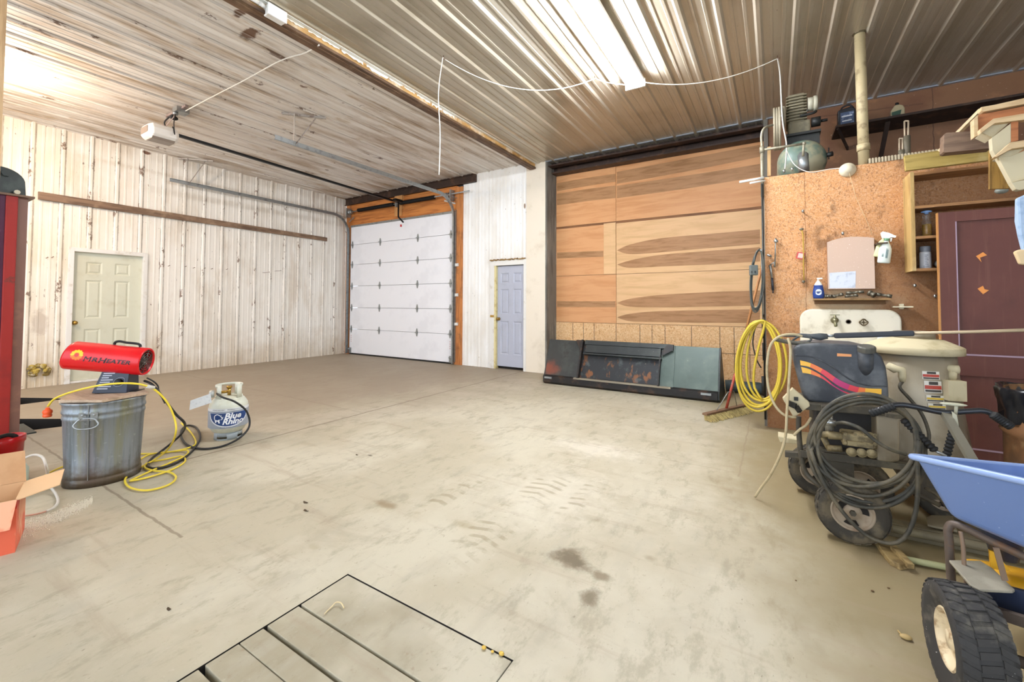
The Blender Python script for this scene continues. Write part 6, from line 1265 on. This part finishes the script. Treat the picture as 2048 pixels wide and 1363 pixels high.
mb = MB(); mb.tube([W(1560, 671, LY), W(1600, 670, LY), W(1622, 672, LY), W(1640, 673, LY), W(1655, 672, LY)], [.006, .012, .014, .022, .016], 10); mb.tube(spline([W(1586, 680, LY-.01), W(1600, 672, LY-.03), W(1622, 676, LY-.03), W(1614, 684, LY-.02), W(1590, 684, LY-.01)], 5), .006, 6); mb.build('trigger_gun', simple('gun_grey', '43484a', .5, 0, '7a7a70', 14, .6), t2)
tag(MB().tube(spline([W(1552, 678, LY-.03), W(1580, 684, LY-.03), W(1640, 690, LY-.05), W(1700, 695, LY-.04), W(1735, 702, LY+.02), W(1756, 715, LY+.1)], 6), .013, 8).build('lance_hose', M_gh), 'thick grey hose lying along the top of the fuel tank', 'hose')
M_ch = simple('cream_hose', 'b9a985', .6, 0, '94835e', 12, .6)
tag(MB().tube(spline([W(1604, 672, 3.0), W(1585, 668, 2.98), W(1560, 672, 2.96), W(1541, 690, 2.95), W(1534, 730, 2.94), W(1537, 775, 2.93), W(1550, 810, 2.92), W(1570, 830, 2.92), W(1592, 834, 2.93)], 7), .007, 8).build('drain_hose', M_ch), 'cream hose looping down left of the fuel tank to the control plate', 'hose')
tag(MB().tube(spline([W(1576, 676, 2.93), W(1581, 700, 2.91), W(1578, 760, 2.9), W(1574, 820, 2.9), W(1571, 870, 2.9), W(1560, 910, 2.92), W(1540, 950, 2.98), W(1524, 972, 3.04), onZ(1510, 993, .012)], 7), .007, 8).build('drain_hose', M_ch), 'cream hose hanging past the wheels and ending on the open floor', 'hose')
tag(MB().tube(spline([W(1588, 870, 2.93), W(1600, 858, 2.92), W(1612, 850, 2.92), W(1622, 835, 2.95)], 5), .007, 8).build('short_hose', M_ch), 'short cream hose stub beside the washer frame', 'hose')
def grip(name, a, b_, r, lab, tip=None, cat='grip'):
    T = thing(name, tuple(a), lab, cat); mb = MB(); n = 40; pts = [a.lerp(b_, i/n) for i in range(n+1)]; mb.tube(pts, [r*(1+.12*(1 if (i//2) % 2 else -1)) for i in range(n+1)], 12); mb.build('rubber_grip', M_rubber, T)
    if tip is not None: mb = MB(); mb.cyl(b_, tip, r*.45, seg=10); mb.build('metal_tip', M_galv, T)
    return T
grip('spray_wand_grip', W(1806, 838, 2.74), W(1870, 900, 2.74), .016, 'slanted dusty black wand handle with a bare metal tip', W(1892, 912, 2.74))
grip('spray_wand_grip', W(1910, 845, 2.84), W(1892, 915, 2.84), .015, 'ribbed black wand handle standing upright behind the blue hopper')

# ================================================================== broadcast spreader
t = thing('broadcast_spreader', (.7, 2.0, 0), 'push spreader with a blue plastic hopper and chunky black tyre', 'spreader')
M_blue = Mat('blue_plastic', '6c86ba', .4).lay('7f99cc', 3, .45, .7, .6, det=4).lay('b4c2e0', 60, .7, .75, .5, det=2).out()
C0 = onZ(1821, 912, .645); N_ = onZ(2048, 962, .69); F_ = onZ(2048, 933, .59)
Np = C0+(N_-C0)*1.7; Fp = C0+(F_-C0)*1.15; Qp = Np+(Fp-C0)
B0 = onZ(1893, 1033, .435); BN = onZ(2048, 1100, .435); BNp = B0+(BN-B0)*1.35; BF = B0+(Fp-C0)*.45; BF.z = .42; BQ = BNp+(BF-B0)
mb = MB(); R_ = [C0, Np, Qp, Fp]; Bt = [B0, BNp, BQ, BF]; ce = sum(R_, V(0, 0, 0))/4
def sub(a, b_, n=6): return [a.lerp(b_, i/n) for i in range(n)]
mb.add(R_+Bt, [(0, 1, 5, 4), (1, 2, 6, 5), (2, 3, 7, 6), (3, 0, 4, 7), (4, 5, 6, 7)], False)
o = mb.build('hopper', M_blue, t); b1_ = o.modifiers.new('b', 'BEVEL'); b1_.width = .035; b1_.segments = 4; b1_.limit_method = 'ANGLE'; b1_.angle_limit = .3
b2_ = o.modifiers.new('s', 'SOLIDIFY'); b2_.thickness = .005; b2_.offset = -1
for p in o.data.polygons: p.use_smooth = False
mb = MB(); lip = []
for i in range(4):
    p, a, b_ = R_[i], R_[i-1], R_[(i+1) % 4]; da = (a-p).normalized()*.035; db = (b_-p).normalized()*.035
    for k in range(5): u = k/4; lip.append((p+da)*(1-u)**2+p*(2*u*(1-u))+(p+db)*u*u)
mb.tube([q+(q-ce).normalized()*.008 for q in lip], .011, 8, closed=True); mb.build('hopper_lip', simple('blue_lip', '90a8d6', .35), t)
M_rf = simple('rusty_frame_tube', '5f5248', .55, .3, '8a5c34', 9, .8)
fa = B0+V(-.005, -.02, -.02); fb = BNp+V(0, -.02, -.02)
mb = MB(); base_l = V(B0.x+.01, B0.y-.03, .2)
mb.tube(spline([V(fa.x+.005, fa.y-.02, .17), V(fa.x, fa.y-.02, .36), V(fa.x, fa.y-.02, .41), V(fa.x+.02, fa.y-.03, .432), onZ(1990, 1085, .42), onZ(2048, 1112, .415), onZ(2110, 1140, .41)], 8), .0125, 10); mb.build('frame_tube', M_rf, t)
mb = MB(); mb.tube(spline([onY(1921, 1062, 2.06), onY(1926, 1090, 2.05), onY(1930, 1150, 2.04), onY(1938, 1210, 2.03)], 5), .006, 8); mb.beam(onY(1992, 1095, 1.97), onY(2010, 1160, 1.97), .014, .006); mb.build('rod', simple('rusty_rod', '7a6450', .6, .2), t)
mb = MB(); mb.prism([onZ(x, y, .33) for x, y in ((1898, 1119), (1960, 1120), (1985, 1135), (2030, 1178), (2025, 1181), (1960, 1178), (1940, 1168))], (0, 0, -.008)); mb.build('deflector_plate', simple('grey_plastic', '8c8574', .6, 0, 'a69e8a', 9, .6), t, bevel=.002)
M_navy = simple('navy_steel', '2b3348', .45, .2, '50586a', 7, .5)
mb = MB(); mb.beam(onY(1962, 1180, 2.02), onY(2110, 1222, 1.9), .02, .07); mb.beam(onY(1938, 1150, 2.05), onY(1965, 1235, 1.98), .02, .03); mb.build('mounting_rail', M_navy, t)
mb = MB(); mb.lathe([(.0, -.12), (.035, -.12), (.05, -.05), (.11, .0), (0, 0)], V(B0.x+.16, B0.y+.06, .43), (0, 0, 1), 20); mb.build('hopper_cone', M_navy, t)
mb = MB(); c = onZ(2040, 1165, .25)+V(.05, .06, 0); mb.lathe([(0, 0), (.17, 0), (.17, -.035), (0, -.035)], c, (0, .25, 1), 32); plabel(mb.build('spinner_guard', simple('yellow_paint', 'd9a018', .45), t), 'yellow guard disc')
mb = MB(); mb.prism([onY(x, y, 2.12) for x, y in ((1979, 1100), (1990, 1104), (2022, 1141), (1982, 1137))], (0, .01, 0)); plabel(mb.build('side_guard', bpy.data.materials['yellow_paint'], t), 'yellow side panel')
mb = MB(); mb.cyl((.50, 1.875, .165), (1.05, 1.80, .165), .016, seg=12); mb.beam(onY(1975, 1218, 1.93), onY(2110, 1262, 1.85), .02, .03); mb.cyl(onY(1992, 1255, 1.87), onY(2008, 1258, 1.87), .018, seg=14); mb.build('axle', M_rf, t)
M_tr2 = Mat('worn_tyre', '2e2c2a', .75).lay('5f5a50', 12, .5, .64, .7, det=5).lay('b9b6b0', 70, .72, .76, .8, det=2).out()
Mri = simple('cream_rim', 'dccba8', .5, 0, '8a6840', 14, .85, .46, .6)
wheel(V(.487, 1.872, .165), .165, .125, t, ax=V(-1, -.06, .0), rimr=.52, tread=34, rimmat=Mri, deep=.5, tire=M_tr2, holes=False)
wheel(V(1.06, 1.80, .165), .165, .125, t, ax=V(1, .06, 0), rimr=.52, tread=34, rimmat=Mri, deep=.5, tire=M_tr2, holes=False)
BY = 2.62
mb = MB(); mb.tube(spline([W(1745, 825, BY-.02), W(1775, 813, BY-.01), W(1800, 809, BY), W(1830, 813, BY), W(1885, 824, BY), W(1935, 822, BY), W(1965, 821, BY), W(1985, 828, BY), W(2018, 850, BY-.02)], 7), .012, 10); mb.build('handlebar', simple('handle_black', '202226', .3), t)
for a, b_ in (((1740, 827), (1788, 812)), ((1985, 828), (2021, 852))):
    mb = MB(); n = 30; A = W(*a, BY-.02); B = W(*b_, BY-.01); mb.tube([A.lerp(B, i/n) for i in range(n+1)], [.0165*(1+.1*(1 if (i//2) % 2 else -1)) for i in range(n+1)], 12); mb.build('hand_grip', M_rubber, t)
mb = MB(); mb.beam(W(1890, 826, BY), onY(1948, 925, 2.42), .03, .02); mb.build('handle_column', simple('column_grey', '8a8678', .35, .5), t)
mb = MB(); mb.tube([W(1913, 808, BY-.03), W(1911, 830, BY-.01)], .006, 6); mb.ell(W(1907, 808, BY-.04), (.045, .012, .007), 12, 6); mb.prism([W(x, y, BY-.03) for x, y in ((1904, 822), (1914, 830), (1921, 872), (1908, 848))], (0, .006, 0)); mb.build('flow_lever', simple('lever_pale', 'b8b49a', .5), t)

# ================================================================== barrel with a bag
t = thing('rusty_drum', (1.35, 3.45, 0), 'rusty brown steel drum lined with a black bag at the right edge', 'drum')
Mru = Mat('drum_rust', '7c5430', .7).lay('543a22', 4, .45, .62, .8, det=7).lay('9c7c54', 6, .55, .7, .7, det=6, off=5).out()
mb = MB(); H = .74; mb.lathe([(0, .01), (.27, .01), (.275, 0), (.275, .02), (.268, .03), (.268, .26), (.282, .275), (.268, .29), (.268, .5), (.284, .52), (.268, .54), (.268, H), (.274, H+.01), (.26, H+.01), (.255, .3), (0, .05)], V(1.345, 3.45, 0), seg=56); mb.build('drum', Mru, t)
mb = MB(); seg = 72; prf = [(.272, -.16), (.282, -.13), (.276, -.10), (.286, -.05), (.29, .0), (.283, .02), (.27, .02), (.258, -.02), (.25, -.12), (.2, -.2)]
random.seed(4); vs = []
for j, (r, h) in enumerate(prf):
    for k in range(seg):
        a = 2*PI*k/seg; w_ = .006*math.sin(a*17+j*.9)+.004*math.sin(a*31+j*1.7); vs.append(V(1.345, 3.45, H)+V(math.cos(a)*(r+w_), math.sin(a)*(r+w_), h+.008*math.sin(a*5+1)+(.012*math.sin(a*7) if j == 0 else 0)))
mb.add(vs, [(i*seg+k, i*seg+(k+1) % seg, (i+1)*seg+(k+1) % seg, (i+1)*seg+k) for i in range(len(prf)-1) for k in range(seg)], True)
mb.build('bin_bag', simple('bag_black', '14151a', .28), t)

# ================================================================== floor clutter on the right
mb = MB(); a, b_ = onZ(1770, 1068, .0), onZ(2110, 1128, .0); mb.beam(V(.47, 2.99, .035), V(1.45, 3.03, .035), .07, .07); mb.cyl((.5, 2.94, .05), (1.45, 2.97, .05), .022, seg=10)
tag(mb.build('floor_beam', simple('dusty_steel_bar', '6f654e', .7, .1, '8d8263', 6, .6), bevel=.004), 'dusty steel channel lying on the floor behind the spreader', 'beam')
mb = MB(); mb.prism([onZ(x, y, .09) for x, y in ((1853, 1034), (1862, 1029), (1905, 1031), (1915, 1060), (1870, 1052), (1855, 1048))], (0, 0, -.01)); tag(mb.build('metal_flap', simple('flap_grey', '7a705a', .7), bevel=.002), 'dusty grey metal plate resting on the steel channel', 'plate')
mb = MB(); mb.cyl(onZ(1808, 1117, .02), onZ(1990, 1152, .02), .014, seg=12); tag(mb.build('tool_handle', simple('green_cream_handle', 'a3a378', .6, 0, '7f7a54', 12, .6)), 'pale green wooden tool handle lying on the floor under the spreader', 'handle')
random.seed(31); mb = MB(); base = [onZ(x, y, 0) for x, y in ((1750, 1086), (1768, 1090), (1790, 1096), (1825, 1128), (1824, 1138), (1800, 1140), (1780, 1130), (1762, 1108))]
mb.prism(base, (0, 0, .022)); mb.xf(lambda v: v+V(random.uniform(-.004, .004), random.uniform(-.004, .004), random.uniform(-.004, .006) if v.z > .01 else 0)); tag(mb.build('wood_chunk', wood('splintered_wood', 'a48c5c', '6f5a36', 0, 9, 4, .9), bevel=.004), 'splintered chunk of wood on the floor below the front wheel', 'wood')
mb = MB(); mb.beam(onZ(1787, 1094, .035), onZ(1822, 1132, .028), .025, .02); tag(mb.build('wood_stick', bpy.data.materials['splintered_wood']), 'short stick lying on top of the splintered wood', 'stick')
mb = MB(); mb.ell(onZ(1812, 1273, .008), (.018, .012, .008), 12, 8); mb.tube([onZ(1802, 1267, .008), onZ(1796, 1260, .006)], .003, 5); tag(mb.build('seed_pod', simple('pod_tan', 'b49a66', .7)), 'small tan seed pod alone on the floor left of the black tyre', 'seed pod')
for i, (x, y, s) in enumerate(((1745, 1181, .006), (1592, 1160, .004), (1777, 1175, .005))):
    mb = MB(); mb.ell(onZ(x, y, s*.6), (s, s*.8, s*.6), 8, 5); tag(mb.build('pebble', simple('pebble_brown', '5c4426', .8) if i == 0 else bpy.data.materials['pebble_brown']), ('dark pebble on the floor below the splintered wood', 'tiny dark pebble farther left on the open floor', 'tiny pebble right of the larger dark pebble')[i], 'pebble', 'pebbles on the floor')
